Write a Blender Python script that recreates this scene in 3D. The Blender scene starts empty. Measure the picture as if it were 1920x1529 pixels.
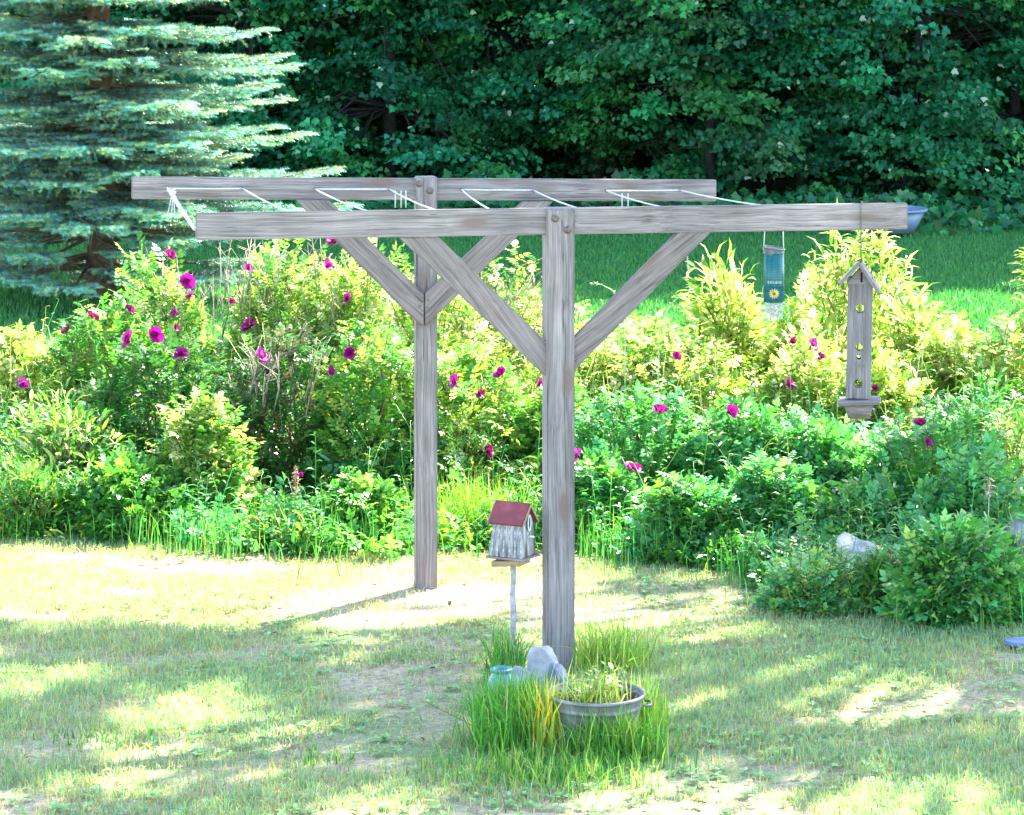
import bpy, bmesh, math
import numpy as np
from mathutils import Vector, Matrix

# ------------------------------------------------------------------ basics
sc = bpy.context.scene
COL = sc.collection
R = math.radians
F, HC, HZ = 5650.0, 3.9, -122.0            # focal length in photo pixels, eye height, horizon row


def W(px, py, d):
    return Vector(((px - 960) * d / F, d, HC - (py - HZ) * d / F))


def gd(py):                                 # distance of the flat ground at a photo row
    return HC * F / (py - HZ)


SUN_EL, SUN_AZ = R(47), R(38)
SUN = Vector((math.sin(SUN_AZ) * math.cos(SUN_EL), math.cos(SUN_AZ) * math.cos(SUN_EL), math.sin(SUN_EL)))

# ------------------------------------------------------------------ materials


def new_mat(name):
    m = bpy.data.materials.new(name)
    m.use_nodes = True
    nt = m.node_tree
    for n in list(nt.nodes):
        nt.nodes.remove(n)
    out = nt.nodes.new('ShaderNodeOutputMaterial')
    return m, nt, out


def nd(nt, t, **kw):
    n = nt.nodes.new(t)
    for k, v in kw.items():
        if k.startswith('in_'):
            key = k[3:]
            key = int(key) if key.isdigit() else key.replace('_', ' ')
            n.inputs[key].default_value = v
        else:
            setattr(n, k, v)
    return n


def ramp(nt, fac, stops):
    r = nt.nodes.new('ShaderNodeValToRGB')
    el = r.color_ramp.elements
    while len(el) < len(stops):
        el.new(0.5)
    for e, (p, c) in zip(el, stops):
        e.position = p
        e.color = (c[0], c[1], c[2], 1)
    nt.links.new(fac, r.inputs[0])
    return r.outputs[0]


def leaf_mat(name, trans=0.4, gain=(1.5, 1.35, 0.5), rough=0.45, spec=0.4):
    m, nt, out = new_mat(name)
    at = nd(nt, 'ShaderNodeAttribute', attribute_name='tint')
    pr = nd(nt, 'ShaderNodeBsdfPrincipled', in_Roughness=rough)
    pr.inputs['Specular IOR Level'].default_value = spec
    nt.links.new(at.outputs['Color'], pr.inputs['Base Color'])
    mul = nd(nt, 'ShaderNodeVectorMath', operation='MULTIPLY')
    mul.inputs[1].default_value = gain
    nt.links.new(at.outputs['Color'], mul.inputs[0])
    tr = nd(nt, 'ShaderNodeBsdfTranslucent')
    nt.links.new(mul.outputs[0], tr.inputs['Color'])
    mx = nd(nt, 'ShaderNodeMixShader', in_0=trans)
    nt.links.new(pr.outputs[0], mx.inputs[1])
    nt.links.new(tr.outputs[0], mx.inputs[2])
    nt.links.new(mx.outputs[0], out.inputs[0])
    return m


def tint_mat(name, rough=0.8, spec=0.2, bump=0.0, scale=30.0):
    m, nt, out = new_mat(name)
    at = nd(nt, 'ShaderNodeAttribute', attribute_name='tint')
    pr = nd(nt, 'ShaderNodeBsdfPrincipled', in_Roughness=rough)
    pr.inputs['Specular IOR Level'].default_value = spec
    tc = nd(nt, 'ShaderNodeTexCoord')
    no = nd(nt, 'ShaderNodeTexNoise', in_Scale=scale, in_Detail=6.0)
    nt.links.new(tc.outputs['Object'], no.inputs['Vector'])
    mr = nd(nt, 'ShaderNodeMapRange', in_1=0.3, in_2=0.7, in_3=0.6, in_4=1.3)
    nt.links.new(no.outputs[0], mr.inputs[0])
    mul = nd(nt, 'ShaderNodeVectorMath', operation='SCALE')
    nt.links.new(at.outputs['Color'], mul.inputs[0])
    nt.links.new(mr.outputs[0], mul.inputs['Scale'])
    nt.links.new(mul.outputs[0], pr.inputs['Base Color'])
    if bump:
        bp = nd(nt, 'ShaderNodeBump', in_Strength=bump, in_Distance=0.02)
        nt.links.new(no.outputs[0], bp.inputs['Height'])
        nt.links.new(bp.outputs[0], pr.inputs['Normal'])
    nt.links.new(pr.outputs[0], out.inputs[0])
    return m


def wood_mat(name, dark, mid, light, crack=(0.09, 0.08, 0.085), knots=True, stain=None):
    """weathered timber, grain along the object's local x"""
    m, nt, out = new_mat(name)
    tc = nd(nt, 'ShaderNodeTexCoord')
    oi = nd(nt, 'ShaderNodeObjectInfo')
    off = nd(nt, 'ShaderNodeVectorMath', operation='SCALE', in_Scale=37.0)
    cmb = nd(nt, 'ShaderNodeCombineXYZ')
    for i in range(3):
        nt.links.new(oi.outputs['Random'], cmb.inputs[i])
    nt.links.new(cmb.outputs[0], off.inputs[0])
    add = nd(nt, 'ShaderNodeVectorMath', operation='ADD')
    nt.links.new(tc.outputs['Object'], add.inputs[0])
    nt.links.new(off.outputs[0], add.inputs[1])
    # large wobble so that the grain bends
    wob = nd(nt, 'ShaderNodeTexNoise', in_Scale=1.6, in_Detail=2.0)
    nt.links.new(add.outputs[0], wob.inputs['Vector'])
    wsc = nd(nt, 'ShaderNodeVectorMath', operation='SCALE', in_Scale=0.05)
    nt.links.new(wob.outputs['Color'], wsc.inputs[0])
    add2 = nd(nt, 'ShaderNodeVectorMath', operation='ADD')
    nt.links.new(add.outputs[0], add2.inputs[0])
    nt.links.new(wsc.outputs[0], add2.inputs[1])

    def grain(sx, sy, det, rough=0.6):
        mp = nd(nt, 'ShaderNodeMapping')
        mp.inputs['Scale'].default_value = (sx, sy, sy)
        nt.links.new(add2.outputs[0], mp.inputs['Vector'])
        n = nd(nt, 'ShaderNodeTexNoise', in_Scale=1.0, in_Detail=det, in_Roughness=rough)
        nt.links.new(mp.outputs[0], n.inputs['Vector'])
        return n.outputs[0]
    g1 = grain(1.9, 150, 7, 0.7)
    g2 = grain(1.3, 44, 4)
    g3 = grain(0.7, 120, 2)
    big = nd(nt, 'ShaderNodeTexNoise', in_Scale=3.0, in_Detail=3.0)
    nt.links.new(add.outputs[0], big.inputs['Vector'])
    mixf = nd(nt, 'ShaderNodeMath', operation='MULTIPLY_ADD')
    nt.links.new(g1, mixf.inputs[0])
    mixf.inputs[1].default_value = 0.6
    m2 = nd(nt, 'ShaderNodeMath', operation='MULTIPLY')
    nt.links.new(g2, m2.inputs[0])
    m2.inputs[1].default_value = 0.4
    nt.links.new(m2.outputs[0], mixf.inputs[2])
    col = ramp(nt, mixf.outputs[0], [(0.35, dark), (0.48, mid), (0.63, light)])
    # blotchy tone
    hs = nd(nt, 'ShaderNodeMapRange', in_1=0.3, in_2=0.7, in_3=0.8, in_4=1.16)
    nt.links.new(big.outputs[0], hs.inputs[0])
    sc1 = nd(nt, 'ShaderNodeVectorMath', operation='SCALE')
    nt.links.new(col, sc1.inputs[0])
    nt.links.new(hs.outputs[0], sc1.inputs['Scale'])
    # checks: long thin dark cracks
    ck = ramp(nt, g3, [(0.33, (1, 1, 1)), (0.37, (0, 0, 0))])
    mx = nd(nt, 'ShaderNodeMix', data_type='RGBA')
    nt.links.new(ck, mx.inputs[0])
    nt.links.new(sc1.outputs[0], mx.inputs[6])
    mx.inputs[7].default_value = (*crack, 1)
    last = mx.outputs[2]
    if knots:
        mp = nd(nt, 'ShaderNodeMapping')
        mp.inputs['Scale'].default_value = (2.2, 6.0, 6.0)
        nt.links.new(add.outputs[0], mp.inputs['Vector'])
        vo = nd(nt, 'ShaderNodeTexVoronoi', in_Scale=1.0, in_Randomness=1.0)
        nt.links.new(mp.outputs[0], vo.inputs['Vector'])
        kf = ramp(nt, vo.outputs['Distance'], [(0.13, (0.85, 0.85, 0.85)), (0.19, (0.4, 0.4, 0.4)), (0.30, (0, 0, 0))])
        mk = nd(nt, 'ShaderNodeMix', data_type='RGBA')
        nt.links.new(kf, mk.inputs[0])
        nt.links.new(last, mk.inputs[6])
        mk.inputs[7].default_value = (0.17, 0.12, 0.10, 1)
        last = mk.outputs[2]
    pr = nd(nt, 'ShaderNodeBsdfPrincipled', in_Roughness=0.85)
    pr.inputs['Specular IOR Level'].default_value = 0.15
    nt.links.new(last, pr.inputs['Base Color'])
    bp = nd(nt, 'ShaderNodeBump', in_Strength=0.5, in_Distance=0.004)
    nt.links.new(g1, bp.inputs['Height'])
    nt.links.new(bp.outputs[0], pr.inputs['Normal'])
    nt.links.new(pr.outputs[0], out.inputs[0])
    return m


def noise_mat(name, stops, scale=5.0, detail=5.0, rough=0.8, spec=0.3, bump=0.2, dist=0.01, stretch=(1, 1, 1), metal=0.0):
    m, nt, out = new_mat(name)
    tc = nd(nt, 'ShaderNodeTexCoord')
    mp = nd(nt, 'ShaderNodeMapping')
    mp.inputs['Scale'].default_value = stretch
    nt.links.new(tc.outputs['Object'], mp.inputs['Vector'])
    no = nd(nt, 'ShaderNodeTexNoise', in_Scale=scale, in_Detail=detail, in_Roughness=0.62)
    nt.links.new(mp.outputs[0], no.inputs['Vector'])
    pr = nd(nt, 'ShaderNodeBsdfPrincipled', in_Roughness=rough, in_Metallic=metal)
    pr.inputs['Specular IOR Level'].default_value = spec
    nt.links.new(ramp(nt, no.outputs[0], stops), pr.inputs['Base Color'])
    if bump:
        bp = nd(nt, 'ShaderNodeBump', in_Strength=bump, in_Distance=dist)
        nt.links.new(no.outputs[0], bp.inputs['Height'])
        nt.links.new(bp.outputs[0], pr.inputs['Normal'])
    nt.links.new(pr.outputs[0], out.inputs[0])
    return m


M = {}
M['leaf'] = leaf_mat('leaf', 0.34, (1.4, 1.25, 0.7), 0.32, 0.4)
M['pale_leaf'] = leaf_mat('pale_leaf', 0.5, (1.4, 1.28, 0.95), 0.28, 0.6)
M['forest_leaf'] = leaf_mat('forest_leaf', 0.3, (1.3, 1.4, 0.5), 0.42, 0.28)
M['needle'] = leaf_mat('needle', 0.12, (1.5, 1.35, 0.8), 0.4, 0.5)
M['petal'] = leaf_mat('petal', 0.3, (1.2, 0.8, 1.2), 0.5, 0.2)
M['blade'] = leaf_mat('blade', 0.35, (1.35, 1.3, 0.6), 0.5, 0.3)
M['bark'] = tint_mat('bark', 0.9, 0.1, 0.8, 14.0)
M['stem'] = tint_mat('stem', 0.7, 0.2, 0.0, 40.0)
M['timber'] = wood_mat('timber', (0.105, 0.088, 0.086), (0.215, 0.186, 0.180), (0.36, 0.315, 0.298))
M['timber_warm'] = wood_mat('timber_warm', (0.09, 0.072, 0.068), (0.19, 0.156, 0.146), (0.31, 0.258, 0.238))
M['feeder_wood'] = wood_mat('feeder_wood', (0.10, 0.085, 0.088), (0.175, 0.155, 0.158), (0.26, 0.235, 0.23), knots=False)
M['rusty'] = noise_mat('rusty', [(0.35, (0.07, 0.05, 0.045)), (0.65, (0.19, 0.15, 0.135))], 60, 4, 0.6, 0.4, 0.2, 0.002)
M['zinc'] = noise_mat('zinc', [(0.3, (0.085, 0.085, 0.08)), (0.5, (0.17, 0.17, 0.17)), (0.7, (0.27, 0.265, 0.26))], 9, 6, 0.5, 0.5, 0.08, 0.004, (1, 1, 0.5), 0.35)
M['rope'] = noise_mat('rope', [(0.3, (0.42, 0.40, 0.43)), (0.7, (0.66, 0.64, 0.66))], 90, 3, 0.7, 0.2, 0.3, 0.002)
M['wire'] = noise_mat('wire', [(0.3, (0.05, 0.06, 0.05)), (0.7, (0.14, 0.15, 0.13))], 40, 3, 0.5, 0.5, 0.0)
M['pale_wire'] = noise_mat('pale_wire', [(0.3, (0.35, 0.45, 0.40)), (0.7, (0.55, 0.62, 0.58))], 40, 3, 0.4, 0.5, 0.0)
M['soil'] = noise_mat('soil', [(0.3, (0.05, 0.035, 0.025)), (0.6, (0.16, 0.11, 0.08)), (0.75, (0.30, 0.24, 0.18))], 28, 8, 0.95, 0.1, 1.0, 0.03)
M['stone'] = noise_mat('stone', [(0.3, (0.16, 0.16, 0.17)), (0.5, (0.34, 0.33, 0.33)), (0.72, (0.52, 0.50, 0.47))], 6, 9, 0.85, 0.25, 0.6, 0.03)
M['slate'] = noise_mat('slate', [(0.3, (0.07, 0.12, 0.24)), (0.7, (0.14, 0.21, 0.36))], 9, 6, 0.6, 0.4, 0.3, 0.01)
M['red_paint'] = noise_mat('red_paint', [(0.28, (0.10, 0.045, 0.045)), (0.5, (0.19, 0.035, 0.04)), (0.75, (0.27, 0.07, 0.075))], 14, 6, 0.6, 0.3, 0.25, 0.003, (1, 1, 1))
M['white_paint'] = noise_mat('white_paint', [(0.36, (0.12, 0.115, 0.13)), (0.5, (0.33, 0.32, 0.335)), (0.64, (0.58, 0.57, 0.56))], 26, 7, 0.7, 0.2, 0.3, 0.003, (1.6, 1.6, 0.22))
M['raw_wood'] = noise_mat('raw_wood', [(0.3, (0.25, 0.15, 0.08)), (0.7, (0.48, 0.33, 0.20))], 18, 5, 0.8, 0.2, 0.2, 0.003, (0.2, 2, 2))
M['dark_hole'] = noise_mat('dark_hole', [(0.3, (0.012, 0.010, 0.010)), (0.7, (0.03, 0.025, 0.025))], 18, 3, 0.9, 0.1, 0.0)
M['dark_stone'] = noise_mat('dark_stone', [(0.3, (0.07, 0.09, 0.13)), (0.7, (0.17, 0.20, 0.27))], 9, 6, 0.7, 0.3, 0.4, 0.01)
M['tub_blue'] = noise_mat('tub_blue', [(0.3, (0.10, 0.16, 0.24)), (0.7, (0.19, 0.26, 0.36))], 4, 5, 0.45, 0.5, 0.0)
M['teal_jar'] = noise_mat('teal_jar', [(0.3, (0.03, 0.13, 0.16)), (0.6, (0.08, 0.25, 0.26)), (0.75, (0.25, 0.42, 0.40))], 12, 5, 0.25, 0.6, 0.1, 0.004)
M['siding'] = noise_mat('siding', [(0.3, (0.42, 0.43, 0.46)), (0.7, (0.55, 0.56, 0.58))], 3, 4, 0.7, 0.3, 0.0)
M['roofing'] = noise_mat('roofing', [(0.3, (0.05, 0.05, 0.055)), (0.7, (0.11, 0.11, 0.12))], 20, 6, 0.9, 0.2, 0.3)
M['window_glass'] = noise_mat('window_glass', [(0.3, (0.02, 0.03, 0.04)), (0.7, (0.05, 0.07, 0.09))], 2, 3, 0.1, 0.6, 0.0)
M['white_trim'] = noise_mat('white_trim', [(0.3, (0.6, 0.6, 0.6)), (0.7, (0.75, 0.75, 0.75))], 8, 3, 0.6, 0.3, 0.0)

# teal mesh tube of the seed feeder: coloured plastic with a diamond net
def tube_mat():
    m, nt, out = new_mat('teal_mesh')
    tc = nd(nt, 'ShaderNodeTexCoord')
    mp = nd(nt, 'ShaderNodeMapping')
    nt.links.new(tc.outputs['Object'], mp.inputs['Vector'])
    ch = nd(nt, 'ShaderNodeTexVoronoi', in_Scale=75.0, in_Randomness=0.15, distance='MANHATTAN')
    nt.links.new(mp.outputs[0], ch.inputs['Vector'])
    c = ramp(nt, ch.outputs['Distance'], [(0.25, (0.0, 0.05, 0.06)), (0.55, (0.004, 0.10, 0.11)), (0.8, (0.01, 0.16, 0.16))])
    pr = nd(nt, 'ShaderNodeBsdfPrincipled', in_Roughness=0.35)
    nt.links.new(c, pr.inputs['Base Color'])
    tr = nd(nt, 'ShaderNodeBsdfTranslucent')
    tr.inputs['Color'].default_value = (0.02, 0.24, 0.24, 1)
    mx = nd(nt, 'ShaderNodeMixShader', in_0=0.25)
    nt.links.new(pr.outputs[0], mx.inputs[1])
    nt.links.new(tr.outputs[0], mx.inputs[2])
    nt.links.new(mx.outputs[0], out.inputs[0])
    return m


def clear_mat():
    m, nt, out = new_mat('clear_plastic')
    pr = nd(nt, 'ShaderNodeBsdfPrincipled', in_Roughness=0.15)
    pr.inputs['Base Color'].default_value = (0.75, 0.82, 0.80, 1)
    tp = nd(nt, 'ShaderNodeBsdfTransparent')
    tp.inputs['Color'].default_value = (0.9, 0.95, 0.93, 1)
    mx = nd(nt, 'ShaderNodeMixShader', in_0=0.78)
    nt.links.new(pr.outputs[0], mx.inputs[1])
    nt.links.new(tp.outputs[0], mx.inputs[2])
    nt.links.new(mx.outputs[0], out.inputs[0])
    return m


M['teal_mesh'] = tube_mat()
M['clear'] = clear_mat()


def ground_mat():
    m, nt, out = new_mat('lawn_ground')
    tc = nd(nt, 'ShaderNodeTexCoord')
    n1 = nd(nt, 'ShaderNodeTexNoise', in_Scale=1.1, in_Detail=6.0, in_Roughness=0.65)
    nt.links.new(tc.outputs['Object'], n1.inputs['Vector'])
    n2 = nd(nt, 'ShaderNodeTexNoise', in_Scale=26.0, in_Detail=8.0, in_Roughness=0.7)
    nt.links.new(tc.outputs['Object'], n2.inputs['Vector'])
    thatch = ramp(nt, n2.outputs[0], [(0.3, (0.19, 0.155, 0.11)), (0.5, (0.36, 0.31, 0.21)), (0.7, (0.55, 0.49, 0.35))])
    green = ramp(nt, n2.outputs[0], [(0.3, (0.12, 0.18, 0.08)), (0.7, (0.24, 0.34, 0.14))])
    fac = ramp(nt, n1.outputs[0], [(0.42, (0, 0, 0)), (0.62, (1, 1, 1))])
    mx = nd(nt, 'ShaderNodeMix', data_type='RGBA')
    nt.links.new(fac, mx.inputs[0])
    nt.links.new(thatch, mx.inputs[6])
    nt.links.new(green, mx.inputs[7])
    # the far lawn is fresh green
    sp = nd(nt, 'ShaderNodeSeparateXYZ')
    nt.links.new(tc.outputs['Object'], sp.inputs[0])
    mr = nd(nt, 'ShaderNodeMapRange', in_1=20.5, in_2=23.5)
    nt.links.new(sp.outputs[1], mr.inputs[0])
    far = ramp(nt, n2.outputs[0], [(0.3, (0.025, 0.12, 0.035)), (0.7, (0.06, 0.22, 0.06))])
    mx2 = nd(nt, 'ShaderNodeMix', data_type='RGBA')
    nt.links.new(mr.outputs[0], mx2.inputs[0])
    nt.links.new(mx.outputs[2], mx2.inputs[6])
    nt.links.new(far, mx2.inputs[7])
    # ground turns near-black under the woods
    mr3 = nd(nt, 'ShaderNodeMapRange', in_1=39.3, in_2=41.0)
    nt.links.new(sp.outputs[1], mr3.inputs[0])
    mx3 = nd(nt, 'ShaderNodeMix', data_type='RGBA')
    nt.links.new(mr3.outputs[0], mx3.inputs[0])
    nt.links.new(mx2.outputs[2], mx3.inputs[6])
    mx3.inputs[7].default_value = (0.03, 0.035, 0.02, 1)
    pr = nd(nt, 'ShaderNodeBsdfPrincipled', in_Roughness=0.95)
    pr.inputs['Specular IOR Level'].default_value = 0.1
    nt.links.new(mx3.outputs[2], pr.inputs['Base Color'])
    bp = nd(nt, 'ShaderNodeBump', in_Strength=0.8, in_Distance=0.03)
    nt.links.new(n2.outputs[0], bp.inputs['Height'])
    nt.links.new(bp.outputs[0], pr.inputs['Normal'])
    nt.links.new(pr.outputs[0], out.inputs[0])
    return m


M['ground'] = ground_mat()

# ------------------------------------------------------------------ objects and meshes


def link(o, parent=None):
    COL.objects.link(o)
    if parent is not None:
        o.parent = parent
    return o


def tag(o, label=None, cat=None, group=None, kind=None):
    if label:
        o['label'] = label
    if cat:
        o['category'] = cat
    if group:
        o['group'] = group
    if kind:
        o['kind'] = kind
    return o


def thing(name, label, cat, loc=(0, 0, 0), group=None):
    o = bpy.data.objects.new(name, None)
    o.empty_display_size = 0.2
    COL.objects.link(o)
    o.location = loc
    return tag(o, label, cat, group)


def origin_of(parent):
    v = Vector((0, 0, 0))
    while parent is not None:
        v = v + parent.location
        parent = parent.parent
    return v


class Acc:
    """collects polygons (world coordinates) and links them as ONE mesh object"""

    def __init__(s):
        s.V, s.L, s.T, s.C, s.n = [], [], [], [], 0

    def raw(s, V, loops, totals, tint=(0.5, 0.5, 0.5)):
        V = np.asarray(V, float).reshape(-1, 3)
        s.V.append(V)
        s.L.append(np.asarray(loops, np.int64).ravel() + s.n)
        s.T.append(np.asarray(totals, np.int64).ravel())
        t = np.asarray(tint, float)
        if t.ndim == 1:
            t = np.broadcast_to(t, (len(V), 3))
        s.C.append(t)
        s.n += len(V)

    def poly(s, verts, faces, tint=(0.5, 0.5, 0.5)):
        s.raw(verts, [i for f in faces for i in f], [len(f) for f in faces], tint)

    def scatter(s, T, polys, P, X, Y, Z, S, tint):
        """copies of a template (K,3) with polygons at N frames"""
        T = np.asarray(T, float)
        N, K = len(P), len(T)
        if N == 0:
            return
        S = np.broadcast_to(np.asarray(S, float).reshape(-1, 1) if np.ndim(S) else np.full((1, 1), S), (N, 1))
        V = (P[:, None, :] + S[:, :, None] * (T[None, :, 0:1] * X[:, None, :] + T[None, :, 1:2] * Y[:, None, :] + T[None, :, 2:3] * Z[:, None, :]))
        lo = np.array([i for f in polys for i in f], np.int64)
        tot = np.array([len(f) for f in polys], np.int64)
        L = (np.arange(N)[:, None] * K + lo[None, :]).ravel()
        tint = np.asarray(tint, float)
        if tint.ndim == 1:
            tint = np.broadcast_to(tint, (N, 3))
        s.raw(V.reshape(-1, 3), L, np.tile(tot, N), np.repeat(tint, K, axis=0))

    def tube(s, pts, rad, n=6, tint=(0.5, 0.5, 0.5), cap=True):
        pts = np.asarray([tuple(p) for p in pts], float)
        m = len(pts)
        rad = np.broadcast_to(np.asarray(rad, float), (m,))
        d = np.gradient(pts, axis=0)
        d /= np.linalg.norm(d, axis=1)[:, None] + 1e-12
        ref = np.array([0.0, 0.0, 1.0]) if abs(d[0, 2]) < 0.9 else np.array([1.0, 0.0, 0.0])
        a = np.cross(d, ref)
        a /= np.linalg.norm(a, axis=1)[:, None] + 1e-12
        b = np.cross(d, a)
        ang = np.arange(n) / n * 2 * math.pi
        V = pts[:, None, :] + rad[:, None, None] * (np.cos(ang)[None, :, None] * a[:, None, :] + np.sin(ang)[None, :, None] * b[:, None, :])
        faces = []
        for i in range(m - 1):
            for j in range(n):
                k = (j + 1) % n
                faces.append((i * n + j, i * n + k, (i + 1) * n + k, (i + 1) * n + j))
        if cap:
            faces.append(tuple(range(n))[::-1])
            faces.append(tuple(range((m - 1) * n, m * n)))
        s.poly(V.reshape(-1, 3), faces, tint)

    def lathe(s, prof, c, n=32, tint=(0.5, 0.5, 0.5)):
        """prof: (radius, z) pairs around a vertical axis at c"""
        ang = np.arange(n) / n * 2 * math.pi
        V = [(c[0] + r * math.cos(t), c[1] + r * math.sin(t), c[2] + z) for r, z in prof for t in ang]
        faces = []
        for i in range(len(prof) - 1):
            for j in range(n):
                k = (j + 1) % n
                faces.append((i * n + j, i * n + k, (i + 1) * n + k, (i + 1) * n + j))
        s.poly(V, faces, tint)

    def build(s, name, mat, parent=None, smooth=False, origin=None):
        V = np.concatenate(s.V)
        L = np.concatenate(s.L)
        T = np.concatenate(s.T)
        C = np.concatenate(s.C)
        o0 = np.array(origin if origin is not None else origin_of(parent))
        V = V - o0
        me = bpy.data.meshes.new(name)
        me.vertices.add(len(V))
        me.vertices.foreach_set('co', V.astype(np.float32).ravel())
        me.loops.add(len(L))
        me.loops.foreach_set('vertex_index', L.astype(np.int32))
        me.polygons.add(len(T))
        st = np.concatenate([[0], np.cumsum(T)[:-1]])
        me.polygons.foreach_set('loop_start', st.astype(np.int32))
        me.polygons.foreach_set('loop_total', T.astype(np.int32))
        if smooth:
            me.polygons.foreach_set('use_smooth', np.ones(len(T), bool))
        at = me.attributes.new('tint', 'FLOAT_COLOR', 'POINT')
        at.data.foreach_set('color', np.concatenate([C, np.ones((len(C), 1))], axis=1).astype(np.float32).ravel())
        me.update(calc_edges=True)
        me.validate()
        me.materials.append(mat)
        o = bpy.data.objects.new(name, me)
        if parent is None and origin is not None:
            o.location = origin
        return link(o, parent)


def bm_object(name, bm, mat, parent, matrix):
    """bmesh in its own local frame; matrix is its world frame"""
    me = bpy.data.meshes.new(name)
    bm.to_mesh(me)
    bm.free()
    me.materials.append(mat)
    o = bpy.data.objects.new(name, me)
    link(o, parent)
    mt = matrix.copy()
    mt.translation = mt.translation - origin_of(parent)
    o.matrix_local = mt
    return o


def box_bm(sx, sy, sz, bev=0.004, seg=2, c=(0, 0, 0)):
    bm = bmesh.new()
    bmesh.ops.create_cube(bm, size=1.0)
    for v in bm.verts:
        v.co = Vector((v.co.x * sx + c[0], v.co.y * sy + c[1], v.co.z * sz + c[2]))
    if bev:
        bmesh.ops.bevel(bm, geom=bm.edges[:], offset=bev, segments=seg, affect='EDGES')
    return bm


def frame(x, z_hint, loc):
    x = Vector(x).normalized()
    z = Vector(z_hint)
    z = (z - x * z.dot(x)).normalized()
    y = z.cross(x)
    m = Matrix((x, y, z)).transposed().to_4x4()
    m.translation = loc
    return m


def board(name, p0, p1, h, t, mat, parent, z_hint=(0, 0, 1), bev=0.005, wob=0.0):
    """board from p0 to p1, h along z_hint, t across; its local x is the grain"""
    p0, p1 = Vector(p0), Vector(p1)
    bm = box_bm((p1 - p0).length, t, h, bev)
    return bm_object(name, bm, mat, parent, frame(p1 - p0, z_hint, (p0 + p1) / 2))


def prism(name, pts, normal, t, axis, mat, parent, bev=0.004):
    """flat outline (world points) given a thickness t centred on its plane; local x along axis"""
    c = sum(pts, Vector()) / len(pts)
    mt = frame(axis, Vector(axis).cross(Vector(normal)), c)
    inv = mt.inverted()
    bm = bmesh.new()
    loc = [inv @ p for p in pts]
    a = [bm.verts.new((p.x, -t / 2, p.z)) for p in loc]
    b = [bm.verts.new((p.x, t / 2, p.z)) for p in loc]
    n = len(pts)
    bm.faces.new(a)
    bm.faces.new(b[::-1])
    for i in range(n):
        bm.faces.new((a[i], b[i], b[(i + 1) % n], a[(i + 1) % n]))
    bmesh.ops.recalc_face_normals(bm, faces=bm.faces[:])
    if bev:
        bmesh.ops.bevel(bm, geom=bm.edges[:], offset=bev, segments=2, affect='EDGES')
    return bm_object(name, bm, mat, parent, mt)


def norm(a):
    return a / (np.linalg.norm(a, axis=-1, keepdims=True) + 1e-9)


def frames(dirs, up, rng, jit=0.5):
    """leaf frames: x along dirs, z near up with jitter"""
    X = norm(np.asarray(dirs, float))
    N = len(X)
    U = np.asarray(up, float) + rng.normal(0, jit, (N, 3))
    Z = norm(U - (U * X).sum(1, keepdims=True) * X)
    return X, np.cross(Z, X), Z


def tints(rng, N, pal, jit=0.18):
    pal = np.asarray(pal, float)
    c = pal[rng.integers(0, len(pal), N)]
    return np.clip(c * (1 + rng.normal(0, jit, (N, 1))) * (1 + rng.normal(0, 0.06, (N, 3))), 0.004, 0.9)


# leaf templates (x along the leaf, y across, z up)
def leaflet(x0, y0, ang, L, w, fold=0.25, droop=0.15):
    ca, sa = math.cos(ang), math.sin(ang)
    out = []
    for u, v, z in ((0, 0, 0), (0.45, w, fold * w), (1, 0, -droop), (0.45, -w, fold * w), (0.5, 0, 0)):
        out.append((x0 + L * (u * ca - v * sa), y0 + L * (u * sa + v * ca), L * z))
    return out, [(0, 4, 1), (4, 2, 1), (0, 3, 4), (4, 3, 2)]


def join_t(parts):
    V, Fc = [], []
    for v, f in parts:
        n = len(V)
        V += v
        Fc += [tuple(i + n for i in q) for q in f]
    return np.array(V), Fc


ROSE_T = join_t([leaflet(0.02, 0, 1.0, 0.30, 0.34), leaflet(0.02, 0, -1.0, 0.30, 0.34),
                 leaflet(0.28, 0, 0.95, 0.34, 0.34), leaflet(0.28, 0, -0.95, 0.34, 0.34),
                 leaflet(0.55, 0, 0.8, 0.34, 0.34), leaflet(0.55, 0, -0.8, 0.34, 0.34),
                 leaflet(0.66, 0, 0, 0.38, 0.34)])
LANCE_T = join_t([([(0, 0, 0), (0.3, 0.10, 0.05), (0.65, 0.08, 0.03), (1, 0, -0.22), (0.65, -0.08, 0.03), (0.3, -0.10, 0.05), (0.35, 0, 0.01), (0.68, 0, -0.02)],
                   [(0, 6, 1), (6, 7, 2, 1), (7, 3, 2), (0, 5, 6), (5, 4, 7, 6), (4, 3, 7)])])
OVAL_T = join_t([([(0, 0, 0), (0.25, 0.20, 0.06), (0.62, 0.19, 0.03), (1, 0, -0.15), (0.62, -0.19, 0.03), (0.25, -0.20, 0.06), (0.3, 0, 0), (0.65, 0, -0.02)],
                  [(0, 6, 1), (6, 7, 2, 1), (7, 3, 2), (0, 5, 6), (5, 4, 7, 6), (4, 3, 7)])])
_mp = [(0, 0), (0.05, 0.30), (0.02, 0.52), (0.24, 0.36), (0.42, 0.56), (0.52, 0.28), (0.68, 0.22), (1.0, 0.0),
       (0.68, -0.22), (0.52, -0.28), (0.42, -0.56), (0.24, -0.36), (0.02, -0.52), (0.05, -0.30)]
MAPLE_T = (np.array([(x, y, -0.25 * y * y - 0.12 * x * x) for x, y in _mp] + [(0.32, 0, 0.03)]),
           [(i, (i + 1) % 14, 14) for i in range(14)])
_bl = [(0, -0.5, 0), (0, 0.5, 0), (0.5, 0.36, 0), (0.5, -0.36, 0), (1, 0, 0)]


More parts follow.
